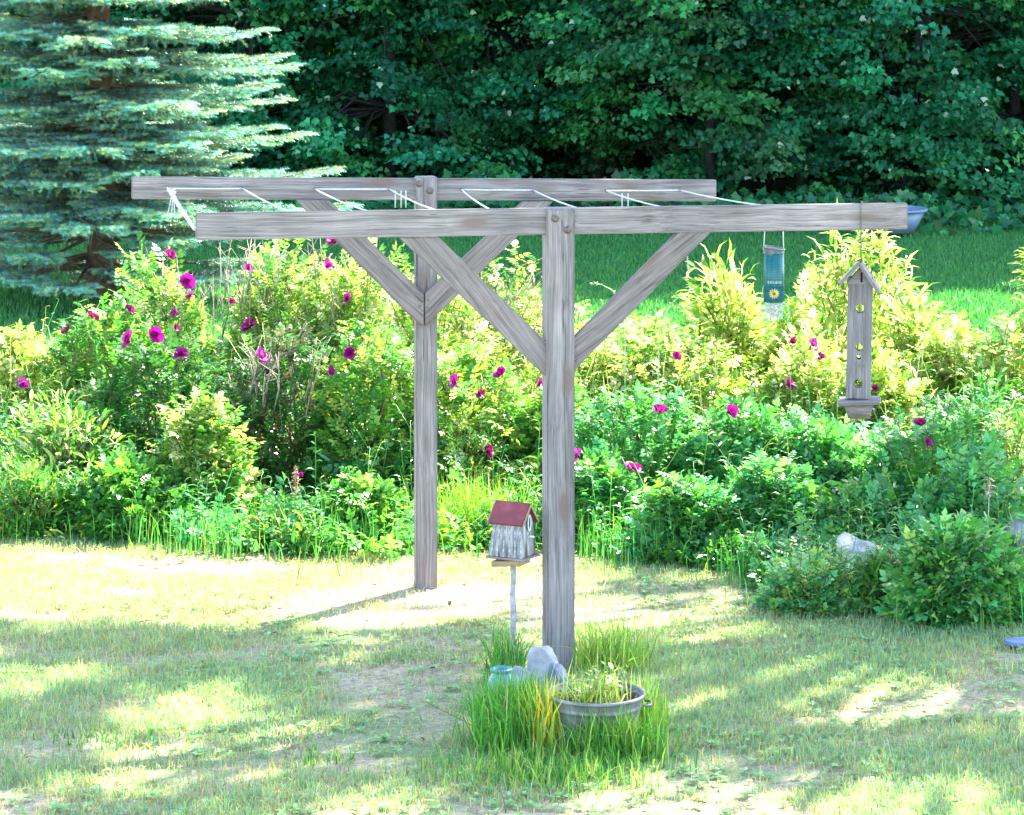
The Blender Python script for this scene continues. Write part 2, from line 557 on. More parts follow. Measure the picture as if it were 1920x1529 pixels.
def blades(acc, P, H, w, rng, lean, tint, curve=0.35):
    """grass blades: bent tapering strips, P bases, H heights"""
    N = len(P)
    a = rng.uniform(0, 2 * math.pi, N)
    d = np.stack([np.cos(a), np.sin(a), np.zeros(N)], 1)
    side = np.stack([-np.sin(a), np.cos(a), np.zeros(N)], 1)
    # turn most blades' faces towards the side light, at random
    b = rng.uniform(0, math.pi, N)
    side = np.stack([np.cos(b), np.sin(b), np.zeros(N)], 1)
    le = np.abs(rng.normal(0, 1, N))[:, None] * np.asarray(lean).reshape(-1, 1)
    up = np.array([0, 0, 1.0])
    Hh = H[:, None]
    w = (np.broadcast_to(np.asarray(w, float), (N,)))[:, None]
    p1 = P + Hh * (0.55 * up + le * 0.35 * d)
    p2 = P + Hh * ((1 - np.minimum(le * curve, 0.6)) * up + le * d)
    V = np.stack([P - side * w, P + side * w, p1 + side * w * 0.7, p1 - side * w * 0.7, p2], 1)
    L = (np.arange(N)[:, None] * 5 + np.array([0, 1, 2, 3, 3, 2, 4])[None]).ravel()
    acc.raw(V.reshape(-1, 3), L, np.tile([4, 3], N), np.repeat(tint, 5, axis=0))


# smooth value noise for patches
def vnoise(x, y, scale, seed):
    r = np.random.default_rng(seed)
    G = r.uniform(0, 1, (128, 128))
    x = np.asarray(x) * scale + 37.3
    y = np.asarray(y) * scale + 11.7
    xi, yi = np.floor(x).astype(int), np.floor(y).astype(int)
    fx, fy = x - xi, y - yi
    fx, fy = fx * fx * (3 - 2 * fx), fy * fy * (3 - 2 * fy)
    g = lambda i, j: G[i % 128, j % 128]
    return (g(xi, yi) * (1 - fx) + g(xi + 1, yi) * fx) * (1 - fy) + (g(xi, yi + 1) * (1 - fx) + g(xi + 1, yi + 1) * fx) * fy


def to_px(P):
    P = np.asarray(P)
    return 960 + P[..., 0] * F / P[..., 1], HZ + (HC - P[..., 2]) * F / P[..., 1]


# ------------------------------------------------------------------ ground
bm = bmesh.new()
xs = [-300, -60, -25, -12, -6, 0, 6, 12, 25, 60, 300]
ys = [-300, -60, 0, 8, 14, 20, 26, 34, 44, 60, 90, 300]
gv = [[bm.verts.new((x, y, 0)) for x in xs] for y in ys]
for j in range(len(ys) - 1):
    for i in range(len(xs) - 1):
        bm.faces.new((gv[j][i], gv[j][i + 1], gv[j + 1][i + 1], gv[j + 1][i]))
g = bm_object('ground', bm, M['ground'], None, Matrix.Identity(4))
tag(g, kind='structure')

# ------------------------------------------------------------------ clothes line: two timber T frames
TH = math.tan(R(10.5))


class Plane:
    """upright plane through (X0, D0) turned so that its right end is farther"""

    def __init__(s, px0, d0):
        s.d0 = d0
        s.x0 = (px0 - 960) * d0 / F
        s.dir = Vector((1, TH, 0)).normalized()
        s.n = Vector((TH, -1, 0)).normalized()      # towards the camera

    def at(s, px, py, off=0.0):
        k = (px - 960) / F
        x0, d0 = s.x0 + s.n.x * off, s.d0 + s.n.y * off
        d = (d0 - x0 * TH) / (1 - TH * k)
        return W(px, py, d)


PF = Plane(1047, 16.0)
PR = Plane(798, 18.0)


def t_frame(label, pl, px, w, dep, top, base, beam, braces, bolts, bcol):
    foot = pl.at(px, base)
    t = thing('clothesline_post', label, 'clothesline post', (foot.x, foot.y, 0), 'timber clothesline frames')
    # post: its front face carries bolt heads
    topz = pl.at(px, top).z
    c = Vector((foot.x, foot.y, 0))
    board('post', c + Vector((0, 0, -0.25)), c + Vector((0, 0, topz)), w, dep, M['timber'], t, z_hint=pl.dir, bev=0.007)
    # beam sits in a notch, set back from the post's face
    (lx, lt, lb), (rx, rt, rb) = beam
    off = dep / 2 - 0.03 - 0.02
    a = (pl.at(lx, lt, off) + pl.at(lx, lb, off)) / 2
    b = (pl.at(rx, rt, off) + pl.at(rx, rb, off)) / 2
    h = abs(pl.at(lx, lt, off).z - pl.at(lx, lb, off).z) * 0.5 + abs(pl.at(rx, rt, off).z - pl.at(rx, rb, off).z) * 0.5
    bo = board('beam', a, b, h, 0.04, M['timber'], t, bev=0.005)
    for pts, boff in braces:
        P = [pl.at(x, y, boff) for x, y in pts]
        ax = P[1] - P[-1] if len(P) == 4 else P[0] - P[3]
        prism('brace', P, pl.n, 0.04, ax, M[bcol], t)
    for x, y in bolts:
        p = pl.at(x, y, dep / 2)
        acc = Acc()
        for r0, r1, z0, z1 in ((0.021, 0.021, 0.001, 0.004), (0.013, 0.010, 0.004, 0.013)):
            n = 20
            u, v = pl.dir, Vector((0, 0, 1))
            vs = [tuple(p + (u * math.cos(q) + v * math.sin(q)) * r + pl.n * z) for r, z in ((r0, z0), (r0, z1 - 0.001), (r1, z1)) for q in [k / n * 2 * math.pi for k in range(n)]]
            fc = [(i * n + j, i * n + (j + 1) % n, (i + 1) * n + (j + 1) % n, (i + 1) * n + j) for i in range(2) for j in range(n)] + [tuple(range(2 * n, 3 * n))]
            acc.poly(vs, fc)
        acc.build('bolt', M['rusty'], t)
    return t, bo, off


front, fbeam, foff = t_frame('taller looking near timber T post with two braces, standing behind the metal tub', PF, 1047, 0.150, 0.14, 390, gd(1257) and 1257,
                             ((367, 400, 450), (1700, 380, 430)),
                             [([(748, 446), (823, 445), (1040, 657), (1040, 722)], 0.018),
                              ([(1268, 436), (1332, 435), (1056, 714), (1056, 652)], 0.018)],
                             [(1041, 410), (1064, 431)], 'timber_warm')
rear, rbeam, roff = t_frame('farther grey timber T post whose braces meet in a V on its face', PR, 798, 0.127, 0.10, 331, 1105,
                            ((247, 331, 374), (1342, 338, 377)),
                            [([(553, 375), (616, 375), (794, 551), (794, 612), (776, 600)], 0.0715),
                             ([(1036, 378), (979, 378), (796, 551), (796, 612), (815, 594)], 0.0715)],
                            [(786, 345), (806, 358)], 'timber_warm')

# nail heads on the V joint, eye screws on the beams
for x, y in ((786, 562), (787, 574), (788, 588), (803, 563), (802, 577)):
    p = PR.at(x, y, 0.0715 + 0.0205)
    acc = Acc()
    acc.tube([p + PR.n * -0.002, p + PR.n * 0.004], [0.005, 0.005], 8)
    acc.build('nail', M['rusty'], rear)

rear_eyes = [(315, 354), (455, 354), (590, 355), (730, 355), (865, 356), (1000, 357), (1137, 358), (1275, 357)]
front_eyes = [(368, 428), (580, 409), (728, 406), (858, 407), (943, 404), (1133, 403), (1300, 398), (1508, 393)]
RE = [PR.at(x, y, roff + 0.02 + 0.035) for x, y in rear_eyes]
FE = [PF.at(x, y, foff - 0.02 - 0.03) for x, y in front_eyes]
FE[0] = PF.at(365, 430, foff - 0.005)
for P, n, par in ((RE, PR.n, rear), (FE[1:], -PF.n, front)):
    for p in P:
        acc = Acc()
        ring = [p + n * 0.0 + (n * math.cos(q) + Vector((0, 0, 1)) * math.sin(q)) * 0.012 for q in np.linspace(0, 2 * math.pi, 13)]
        acc.tube(ring, 0.0028, 6, cap=False)
        acc.tube([p - n * 0.012, p - n * 0.045], 0.003, 6)
        acc.build('eye_screw', M['rusty'], par)

rope = thing('clothesline_rope', 'white cord strung in zigzags between the two clothesline frames', 'rope', (RE[0].x, RE[0].y, RE[0].z))
acc = Acc()
order = [FE[0], RE[0], RE[1], FE[1], FE[2], RE[2], RE[3], FE[3], FE[4], RE[4], RE[5], FE[5], FE[6], RE[6], RE[7], FE[7]]
for a, b in zip(order[:-1], order[1:]):
    L = (b - a).length
    n = 9
    pts = [a.lerp(b, k / (n - 1)) - Vector((0, 0, 0.02 * L * 4 * (k / (n - 1)) * (1 - k / (n - 1)) * (0.4 if L > 1 else 0.1))) for k in range(n)]
    acc.tube(pts, 0.0045, 7)
acc.build('line', M['rope'], rope, True)
# thick wound bundle with loose tails on the first span
acc = Acc()
rng = np.random.default_rng(4)
a, b = RE[0], FE[0]
for k in range(3):
    ph = k * 2.1
    pts = []
    for u in np.linspace(0.0, 1.0, 30):
        p = a.lerp(b, u)
        pts.append(p + Vector((math.cos(ph + u * 26), 0.2, math.sin(ph + u * 26))) * 0.006)
    acc.tube(pts, 0.0052, 6)
c = a.lerp(b, 0.22)
pts = [c + Vector((0.011 * math.cos(q), 0.012 * math.sin(q), -0.02 + 0.0035 * q)) for q in np.linspace(0, 6 * math.pi, 48)]
acc.tube(pts, 0.005, 6)
acc.build('wound_knot', M['rope'], rope, True)
for q0, dx, ln in ((0.16, -0.03, 0.13), (0.2, -0.012, 0.15), (0.25, 0.004, 0.12)):
    acc = Acc()
    c = a.lerp(b, q0)
    acc.tube([c, c + Vector((dx * 0.4, 0, -ln * 0.5)), c + Vector((dx, 0.0, -ln))], 0.003, 6)
    acc.build('cord_tail', M['rope'], rope, True)


def tail(p, ln, sway=0.0):
    acc = Acc()
    acc.tube([p, p + Vector((sway * 0.2, 0, -ln * 0.4)), p + Vector((sway, 0, -ln))], 0.0036, 6)
    acc.build('cord_tail', M['rope'], rope, True)


k = RE[3].lerp(FE[3], 0.13)
for dx in (-0.012, 0.022, 0.05):
    tail(k + Vector((dx, 0, 0.01)), 0.10)
k = RE[6].lerp(FE[6], 0.24)
for dx in (-0.02, 0.015):
    tail(k + Vector((dx, 0, 0.012)), 0.10)
tail(PF.at(1287, 436, foff - 0.045), 0.24, 0.012)

# ------------------------------------------------------------------ hanging seed tube
hp = PF.at(1451, 437, foff + 0.0)
fc = W(1451, 530, hp.y)
s1 = hp.y / F
th = thing('tube_feeder', 'teal mesh seed tube with a yellow flower label hanging from the beam', 'bird feeder', (hp.x, hp.y, W(0, 602, hp.y).z))
zt, zb = W(0, 474, hp.y).z, W(0, 566, hp.y).z
rad = 19.5 * s1
c0 = Vector((hp.x, hp.y, 0))
acc = Acc()
acc.lathe([(0.001, zb), (rad, zb), (rad * 1.01, (zb + zt) / 2), (rad * 0.985, zt), (0.001, zt)], c0, 36)
tube = acc.build('tube', M['teal_mesh'], th, True)
# clear cup with seed below the sleeve
zc = W(0, 600, hp.y).z
acc = Acc()
acc.lathe([(rad * 0.9, zb - 0.001), (rad * 0.93, zb - 0.02), (rad * 0.9, zc + 0.02), (rad * 0.7, zc), (0.001, zc)], c0, 32)
acc.build('clear_cup', M['clear'], th, True)
acc = Acc()
rng = np.random.default_rng(9)
N = 420
aa, rr = rng.uniform(0, 2 * math.pi, N), rad * 0.82 * np.sqrt(rng.uniform(0, 1, N))
P = np.stack([c0.x + rr * np.cos(aa), c0.y + rr * np.sin(aa), rng.uniform(zc + 0.01, zb - 0.01, N)], 1)
X, Y, Z = frames(rng.normal(0, 1, (N, 3)), (0, 0, 1), rng, 1)
acc.scatter(OVAL_T[0], OVAL_T[1], P, X, Y, Z, rng.uniform(0.010, 0.02, N), tints(rng, N, [(0.55, 0.47, 0.33), (0.30, 0.24, 0.18), (0.65, 0.62, 0.55)]))
acc.build('seed', M['stem'], th)
# tilted pale rim and cap
acc = Acc()
cz = W(0, 468, hp.y).z
tilt = R(-9)
up = Vector((math.sin(-tilt), 0, math.cos(tilt)))
ux = Vector((math.cos(tilt), 0, math.sin(tilt)))
n = 32
cc = Vector((hp.x, hp.y, cz))
ringp = [cc + ux * math.cos(q) * rad * 1.0 + Vector((0, 1, 0)) * math.sin(q) * rad * 1.0 + up * 0.008 for q in np.linspace(0, 2 * math.pi, n + 1)]
acc.tube(ringp, 0.0055, 8, cap=False)
acc.build('rim', M['zinc'], th, True)
acc = Acc()
vs = [tuple(cc + (ux * math.cos(q) + Vector((0, 1, 0)) * math.sin(q)) * rad * r + up * z) for r, z in ((0.97, -0.03), (0.97, 0.004), (0.5, 0.010), (0.01, 0.012)) for q in [k / n * 2 * math.pi for k in range(n)]]
acc.poly(vs, [(i * n + j, i * n + (j + 1) % n, (i + 1) * n + (j + 1) % n, (i + 1) * n + j) for i in range(3) for j in range(n)])
acc.build('cap', M['wire'], th, True)
# label on the sleeve: flower, small lettering marks
def on_tube(dx, z, lift=0.002):
    r = rad * 1.012 + lift
    q = dx / rad
    return (c0.x + r * math.sin(q), c0.y - r * math.cos(q), z)


acc = Acc()
lz0, lz1 = W(0, 564, hp.y).z, W(0, 536, hp.y).z
vs, fc_ = [], []
for i in range(17):
    for z in (lz0, lz1):
        vs.append(on_tube((i / 16 - 0.5) * rad * 2.2, z, 0.0015))
for i in range(16):
    fc_.append((2 * i, 2 * i + 2, 2 * i + 3, 2 * i + 1))
acc.poly(vs, fc_, (0.004, 0.075, 0.09))
fz = W(0, 549, hp.y).z
for ring, R0, R1, n_, col in ((0, 0.010, 0.031, 13, (0.42, 0.42, 0.22)), (1, 0.006, 0.021, 11, (0.52, 0.42, 0.04))):
    for i in range(n_):
        q = 2 * math.pi * i / n_ + ring * 0.2
        dq = math.pi / n_ * 0.9
        pts = [(R0, q - dq * 0.6), (R0, q + dq * 0.6), ((R0 + R1) / 2, q + dq), (R1, q), ((R0 + R1) / 2, q - dq)]
        acc.poly([on_tube(r * math.cos(w) - 0.004, fz + r * math.sin(w), 0.003 + ring * 0.0015) for r, w in pts], [(0, 1, 2, 3, 4)], col)
acc.poly([on_tube(-0.004 + 0.007 * math.cos(q), fz + 0.007 * math.sin(q), 0.006) for q in np.linspace(0, 2 * math.pi, 15)[:-1]], [tuple(range(14))], (0.16, 0.08, 0.02))
tz = W(0, 528, hp.y).z
for i in range(6):      # the worn lettering above the flower is unreadable in the photo: pale strokes
    x = (i - 2.5) * 0.0135
    for k_ in range(3):
        h_ = 0.008 + 0.004 * ((i * 7 + k_ * 5) % 3)
        x_ = x + (k_ - 1) * 0.0036
        acc.poly([on_tube(x_ - 0.0013, tz - h_ / 2, 0.003), on_tube(x_ + 0.0013, tz - h_ / 2, 0.003), on_tube(x_ + 0.0013, tz + h_ / 2, 0.003), on_tube(x_ - 0.0013, tz + h_ / 2, 0.003)], [(0, 1, 2, 3)], (0.36, 0.42, 0.42))
acc.build('flower_label', M['stem'], th)
for sx in (-1, 1):
    acc = Acc()
    p = cc + ux * sx * rad * 0.98
    acc.tube([p - up * 0.01, Vector((hp.x + sx * 17.5 * s1, hp.y - 0.03, hp.z + 0.0)), Vector((hp.x + sx * 16 * s1, hp.y - 0.027, hp.z + 0.15)), Vector((hp.x + sx * 15.5 * s1, hp.y + 0.03, hp.z + 0.155))] if False else
             [p - up * 0.01, Vector((hp.x + sx * 17.5 * s1, hp.y, hp.z - 0.01)), Vector((hp.x + sx * 17 * s1, hp.y, hp.z + 0.03))], 0.0035, 6)
    acc.build('bail_wire', M['pale_wire'], th, True)

# ------------------------------------------------------------------ hanging tall wooden feeder house
bp_ = PF.at(1615, 405, foff + 0.02 + 0.01)
wd = bp_.y - 0.0
s2 = wd / F
zW = lambda y: W(0, y, wd).z
cx = W(1613, 0, wd).x
wf = thing('bird_feeder_house', 'tall narrow grey wooden feeder with gable roof and round holes hanging at the beam end', 'bird feeder', (cx, wd, zW(782)))
YAW = R(-9)
mrot = Matrix.Rotation(YAW, 4, 'Z')


def hung(name, bm, mat, z, parent=None, rot=None, dx=0.0):
    mt = Matrix.Translation((cx + dx, wd, z)) @ mrot
    if rot is not None:
        mt = mt @ rot
    return bm_object(name, bm, mat, parent or wf, mt)


bw, bz0, bz1 = 46 * s2, zW(746), zW(520)
bh = bz1 - bz0
TOV = Matrix.Rotation(R(90), 4, 'Y')         # local x (grain) upright
# body: four panels, holes cut right through front and back
def holed_panel(sx, sy, sz, holes):
    """slab (x long, y thick, z wide) with round holes cut right through along y"""
    bm = bmesh.new()
    loops = [[(-sx / 2, -sz / 2), (sx / 2, -sz / 2), (sx / 2, sz / 2), (-sx / 2, sz / 2)]]
    for hx, r in holes:
        loops.append([(hx + r * math.cos(q), r * math.sin(q)) for q in np.linspace(0, 2 * math.pi, 21)[:-1]])
    edges = []
    rims = []
    for lp in loops:
        vs = [bm.verts.new((x, -sy / 2, z)) for x, z in lp]
        rims.append(vs)
        edges += [bm.edges.new((vs[k], vs[(k + 1) % len(vs)])) for k in range(len(vs))]
    bmesh.ops.triangle_fill(bm, use_beauty=True, use_dissolve=False, edges=edges)
    front_f = bm.faces[:]
    ext = bmesh.ops.extrude_face_region(bm, geom=front_f, use_keep_orig=True)
    for v in ext['geom']:
        if isinstance(v, bmesh.types.BMVert):
            v.co.y += sy
    bmesh.ops.recalc_face_normals(bm, faces=bm.faces[:])
    return bm


zmid = (bz0 + bz1) / 2
body = bm_object('body', holed_panel(bh, bw * 0.55, bw, [(-(zW(hy) - zmid), r * s2) for hy, r in ((578, 8.5), (650, 7.0), (668, 5.0), (718, 8.5))]),
                 M['feeder_wood'], wf, Matrix.Translation((cx - 1.5 * s2, wd, zmid)) @ mrot @ Matrix.Rotation(R(1.2), 4, 'Y') @ TOV)
# perch pegs
for hy in (684,):
    acc = Acc()
    p = Vector((cx - 2 * s2, wd, zW(hy)))
    acc.tube([p, p + Vector((0.0, -bw * 0.55 / 2 - 0.035, 0))], 0.006, 8)
    acc.build('perch', M['feeder_wood'], wf, True)
# gable end and roof slabs
gz = zW(532)
pz = zW(499)
gpl = [Vector((cx - 26 * s2, wd, gz)), Vector((cx + 24 * s2, wd, gz)), Vector((cx + 1 * s2, wd, pz))]
for p in gpl:
    v = p - Vector((cx, wd, 0))
    v.rotate(mrot.to_euler())
    p.xy = (Vector((cx, wd, 0)) + v).xy
prism('gable', gpl, mrot @ Vector((0, -1, 0)), bw * 0.62, mrot @ Vector((1, 0, 0)), M['feeder_wood'], wf, 0.002)
acc = Acc()
q = mrot @ Vector((0, -1, 0)) * (bw * 0.31)
acc.tube([Vector((cx + 3 * s2, wd, zW(510))) + q, Vector((cx + 3 * s2, wd, zW(528))) + q], 0.006, 8)
acc.build('slot', M['dark_hole'], wf)
rdep = 0.19
for sgn, ex, ey in ((-1, 1576, 531), (1, 1648, 546)):
    top = Vector((0, 0, zW(493)))
    dx = (ex - 1613) * s2 / math.cos(YAW)
    low = Vector((dx, 0, zW(ey)))
    mid = (top + low) / 2
    bm = box_bm((low - top).length, rdep, 0.016, 0.003)
    ang = math.atan2(-(low.z - top.z), low.x - top.x)
    hung('roof_panel', bm, M['feeder_wood'], mid.z, rot=Matrix.Translation((mid.x, 0, 0)) @ Matrix.Rotation(ang, 4, 'Y'))
# tray and tapered foot
tz0 = zW(752)
hung('tray', box_bm(78 * s2, 0.19, 0.022, 0.004), M['feeder_wood'], tz0, rot=Matrix.Rotation(R(-3), 4, 'Y'), dx=-2 * s2)
acc = Acc()
pr_ = [(-27, -0.07, 757), (27, -0.07, 757), (27, 0.07, 757), (-27, 0.07, 757), (-20, -0.05, 783), (20, -0.05, 783), (20, 0.05, 783), (-20, 0.05, 783)]
vs = []
for x, y, z in pr_:
    v = mrot @ Vector((x * s2, y, 0))
    vs.append((cx + v.x - 2 * s2, wd + v.y, zW(z)))
acc.poly(vs, [(0, 1, 5, 4), (1, 2, 6, 5), (2, 3, 7, 6), (3, 0, 4, 7), (4, 5, 6, 7), (3, 2, 1, 0)])
acc.build('base', M['timber_warm'], wf)
acc = Acc()
tb = W(1615, 380, wd - 0.02)
bk = PF.at(1615, 382, foff - 0.03)
acc.tube([Vector((cx + 1 * s2, wd, zW(500))), Vector((cx + 1.5 * s2, wd - 0.002, zW(440))), Vector((tb.x, wd - 0.004, zW(384))), Vector((bk.x, wd - 0.002, zW(378.5))), Vector((bk.x, bk.y, zW(382) + 0.008)), Vector((bk.x, bk.y, zW(420)))], 0.004, 6)
acc.build('hanging_wire', M['wire'], wf, True)

# ------------------------------------------------------------------ birdhouse on a stick
bd = 15.9
s3 = bd / F
bz = lambda y: W(0, y, bd).z
bx = W(962, 0, bd).x
bhs = thing('birdhouse', 'small weathered white birdhouse with a dark red roof on a thin stick', 'birdhouse', (bx, bd, 0))
ax = Vector((math.cos(R(-27)), math.sin(R(-27)), 0))       # ridge direction, right end nearer
ay = Vector((-ax.y, ax.x, 0))


def bpnt(u, v, z):
    return Vector((bx, bd, 0)) + ax * u + ay * v + Vector((0, 0, z))


Lh, Wh = 0.090, 0.068           # half length (ridge direction), half width
zb0, zb1, zr = bz(1040), bz(975), bz(944)
acc = Acc()
lo, hi = 1.18, 0.92
vs = [bpnt(-Lh * lo, -Wh * lo, zb0), bpnt(Lh * 1.02, -Wh * lo, zb0), bpnt(Lh * 1.02, Wh * lo, zb0), bpnt(-Lh * lo, Wh * lo, zb0),
      bpnt(-Lh * hi, -Wh * hi, zb1), bpnt(Lh * hi, -Wh * hi, zb1), bpnt(Lh * hi, Wh * hi, zb1), bpnt(-Lh * hi, Wh * hi, zb1),
      bpnt(-Lh * hi, 0, zr - 0.008), bpnt(Lh * hi, 0, zr - 0.008)]
acc.poly([tuple(v) for v in vs], [(0, 1, 5, 4), (2, 3, 7, 6), (1, 2, 6, 9, 5), (3, 0, 4, 8, 7), (3, 2, 1, 0)])
acc.build('wall', M['white_paint'], bhs)
# battens on the long side give it boards
for i, u in enumerate(np.linspace(-0.85, 0.85, 6)):
    p0 = bpnt(Lh * lo * u * 0.98, -Wh * lo - 0.001, zb0)
    p1 = bpnt(Lh * hi * u, -Wh * hi - 0.001, zb1)
    board('batten', p0, p1, 0.007, 0.004, M['white_paint'], bhs, z_hint=ax, bev=0.001)
for sg in (-1, 1):
    t0 = bpnt(0, -0.004 * sg, zr + 0.006)
    e0 = bpnt(0, sg * Wh * 1.32, bz(979) if sg < 0 else bz(981))
    mid = (t0 + e0) / 2
    slope = (e0 - t0)
    bm = box_bm(Lh * 2.22, 0.012, slope.length, 0.002)
    bm_object('roof', bm, M['red_paint'], bhs, frame(ax, slope, mid))
# pale barge boards on both gables
for u in (-1, 1):
    for sg in (-1, 1):
        t0 = bpnt(u * (Lh * 1.11 + 0.005), 0, zr - 0.001)
        e0 = bpnt(u * (Lh * 1.11 + 0.005), sg * Wh * 1.36, bz(981))
        board('barge_board', t0, e0, 0.010, 0.006, M['raw_wood'], bhs, z_hint=(0, 0, 1), bev=0.001)
# entrance: dark slot hole with a pale trim on the right gable
acc = Acc()
gx = Lh * 0.97 + 0.006
nn = 20
el = [(0.012 * math.cos(q), 0.036 * math.sin(q)) for q in np.linspace(0, 2 * math.pi, nn + 1)[:-1]]
zc_ = bz(978)
acc.poly([tuple(bpnt(gx, y, zc_ + z)) for y, z in el], [tuple(range(nn))])
acc.build('entrance_hole', M['dark_hole'], bhs)
acc = Acc()
vs = [tuple(bpnt(gx + dz, y * k_, zc_ + z * (k_ if k_ < 1.2 else 1.22))) for k_, dz in ((1.0, 0.001), (1.55, 0.001), (1.55, 0.006), (1.0, 0.006)) for y, z in el]
acc.poly(vs, [(i * nn + j, i * nn + (j + 1) % nn, ((i + 1) % 4) * nn + (j + 1) % nn, ((i + 1) % 4) * nn + j) for i in range(4) for j in range(nn)])
acc.build('entrance_trim', M['white_trim'], bhs)
acc = Acc()
acc.tube([bpnt(gx, 0, bz(1003)), bpnt(gx + 0.03, 0, bz(1003))], 0.005, 8)
acc.build('perch', M['white_trim'], bhs, True)
bm_object('floor_board', box_bm(Lh * 2.5, Wh * 2.7, 0.012, 0.002), M['timber_warm'], bhs, frame(ax, (0, 0, 1), bpnt(-0.004, 0, bz(1042.5))))
bm_object('tray', box_bm(Lh * 1.9, Wh * 1.9, 0.03, 0.004), M['raw_wood'], bhs, frame(ax + Vector((0, 0, 0.10)), (0, 0, 1), bpnt(-0.012, -0.004, bz(1054))))
acc = Acc()
rng = np.random.default_rng(12)
pts = [Vector((bx + 0.003 * math.sin(k * 1.7), bd, z)) for k, z in enumerate(np.linspace(-0.2, bz(1056), 14))]
acc.tube(pts, np.linspace(0.019, 0.015, 14), 10, (0.36, 0.33, 0.33))
acc.build('pole', M['stem'], bhs, True)

# ------------------------------------------------------------------ galvanised tub planter
td = 14.5
tcx = W(1117, 0, td).x
tub = thing('metal_tub', 'grey galvanised round tub holding soil and yellow green plants', 'planter', (tcx, td, 0))
rt, rb, hh = 0.228, 0.185, 0.245
acc = Acc()
prof = [(0.001, 0.012), (rb, 0.012), (rb + 0.004, 0.0)]
for u in np.linspace(0, 1, 40):
    r = rb + (rt - rb) * u
    ribz = 0.011 * math.exp(-((u - 0.34) / 0.035) ** 2) + 0.006 * math.exp(-((u - 0.80) / 0.03) ** 2)
    prof.append((r + ribz, 0.004 + (hh - 0.004) * u))
for q in np.linspace(-0.5 * math.pi, 1.2 * math.pi, 9):
    prof.append((rt + 0.004 + 0.010 * math.cos(q), hh + 0.004 + 0.010 * math.sin(q)))
for u in np.linspace(1, 0.7, 5):
    prof.append((rb + (rt - rb) * u - 0.006, hh * u))
acc.lathe(prof, (tcx, td, 0), 56)
acc.build('bucket_wall', M['zinc'], tub, True)
acc = Acc()
rng = np.random.default_rng(2)
vs, fcs, nr, na = [], [], 9, 36
for i in range(nr):
    for j in range(na):
        r = (rb + (rt - rb) * 0.78) * (i + 0.02) / (nr - 1)
        q = j / na * 2 * math.pi
        vs.append((tcx + r * math.cos(q), td + r * math.sin(q), hh * 0.80 + rng.normal(0, 0.006)))
for i in range(nr - 1):
    for j in range(na):
        k_ = (j + 1) % na
        fcs.append((i * na + j, i * na + k_, (i + 1) * na + k_, (i + 1) * na + j))
acc.poly(vs, fcs)
acc.build('soil', M['soil'], tub, True)
for q in (R(-8), R(172)):
    acc = Acc()
    cpos = Vector((tcx + (rt + 0.004) * math.cos(q), td + (rt + 0.004) * math.sin(q), hh * 0.86))
    o_ = Vector((math.cos(q), math.sin(q), 0))
    s_ = Vector((-math.sin(q), math.cos(q), 0))
    acc.tube([cpos + s_ * 0.05, cpos + s_ * 0.045 + o_ * 0.03, cpos + o_ * 0.036 + Vector((0, 0, -0.006)), cpos - s_ * 0.045 + o_ * 0.03, cpos - s_ * 0.05], 0.006, 8)
    acc.build('handle', M['zinc'], tub, True)


# ------------------------------------------------------------------ stones
def rock(name, label, c, r, seed, mat, cat='rock', group=None, sink=0.3):
    bm = bmesh.new()
    bmesh.ops.create_icosphere(bm, subdivisions=5, radius=1.0)
    rg = np.random.default_rng(seed)
    pl = [(Vector(rg.normal(0, 1, 3)).normalized(), rg.uniform(0.42, 0.8)) for _ in range(16)]
    from mathutils import noise as mn
    for v in bm.verts:
        p = v.co.copy()
        for n_, d_ in pl:
            e = p.dot(n_) - d_
            if e > 0:
                p -= n_ * e * 0.85
        p *= 1 + 0.10 * mn.noise(p * 2.1 + Vector((seed, 0, 0))) + 0.03 * mn.noise(p * 7 + Vector((0, seed, 0)))
        v.co = Vector((p.x * r[0], p.y * r[1], p.z * r[2]))
    for f in bm.faces:
        f.smooth = True
    o = bm_object(name, bm, mat, None, Matrix.Translation((c[0], c[1], r[2] * (1 - sink))))
    return tag(o, label, cat, group)


p = W(1608, 0, 17.95)
rock('boulder', 'pale grey sloping boulder between the front green bushes', (p.x, 17.95), (0.24, 0.20, 0.22), 5, M['stone'], sink=0.42)
p = W(1905, 0, 18.7)
rock('boulder', 'pale sunlit boulder at the right edge behind the round green bush', (p.x, 18.7), (0.15, 0.2, 0.26), 8, M['stone'], sink=0.42)
p = W(1022, 0, 15.35)
rock('garden_stone', 'pale rounded stone leaning at the foot of the near post', (p.x, 15.35), (0.10, 0.09, 0.17), 3, M['stone'], group='stones by the tub', sink=0.1)
p = W(968, 0, 15.3)
rock('garden_stone', 'grey white stone in grass below the birdhouse stick', (p.x, 15.3), (0.10, 0.08, 0.12), 11, M['stone'], group='stones by the tub', sink=0.1)
p = W(1048, 0, 15.30)
rock('garden_stone', 'small dark blue grey stone between the near post and the tub', (p.x, 15.30), (0.06, 0.06, 0.12), 14, M['dark_stone'], group='stones by the tub', sink=0.1)
# teal glazed jar
jd = 15.15
jx = W(940, 0, jd).x
jar = thing('glazed_jar', 'small teal glazed jar in tall grass left of the tub', 'jar', (jx, jd, 0))
acc = Acc()
acc.lathe([(0.001, 0.0), (0.05, 0.0), (0.075, 0.05), (0.08, 0.11), (0.06, 0.17), (0.045, 0.19)], (jx, jd, 0), 28)
acc.build('body', M['teal_jar'], jar, True)
acc = Acc()
acc.lathe([(0.045, 0.19), (0.058, 0.205), (0.055, 0.215), (0.04, 0.21), (0.038, 0.15)], (jx, jd, 0), 28)
acc.build('lip', M['teal_jar'], jar, True)
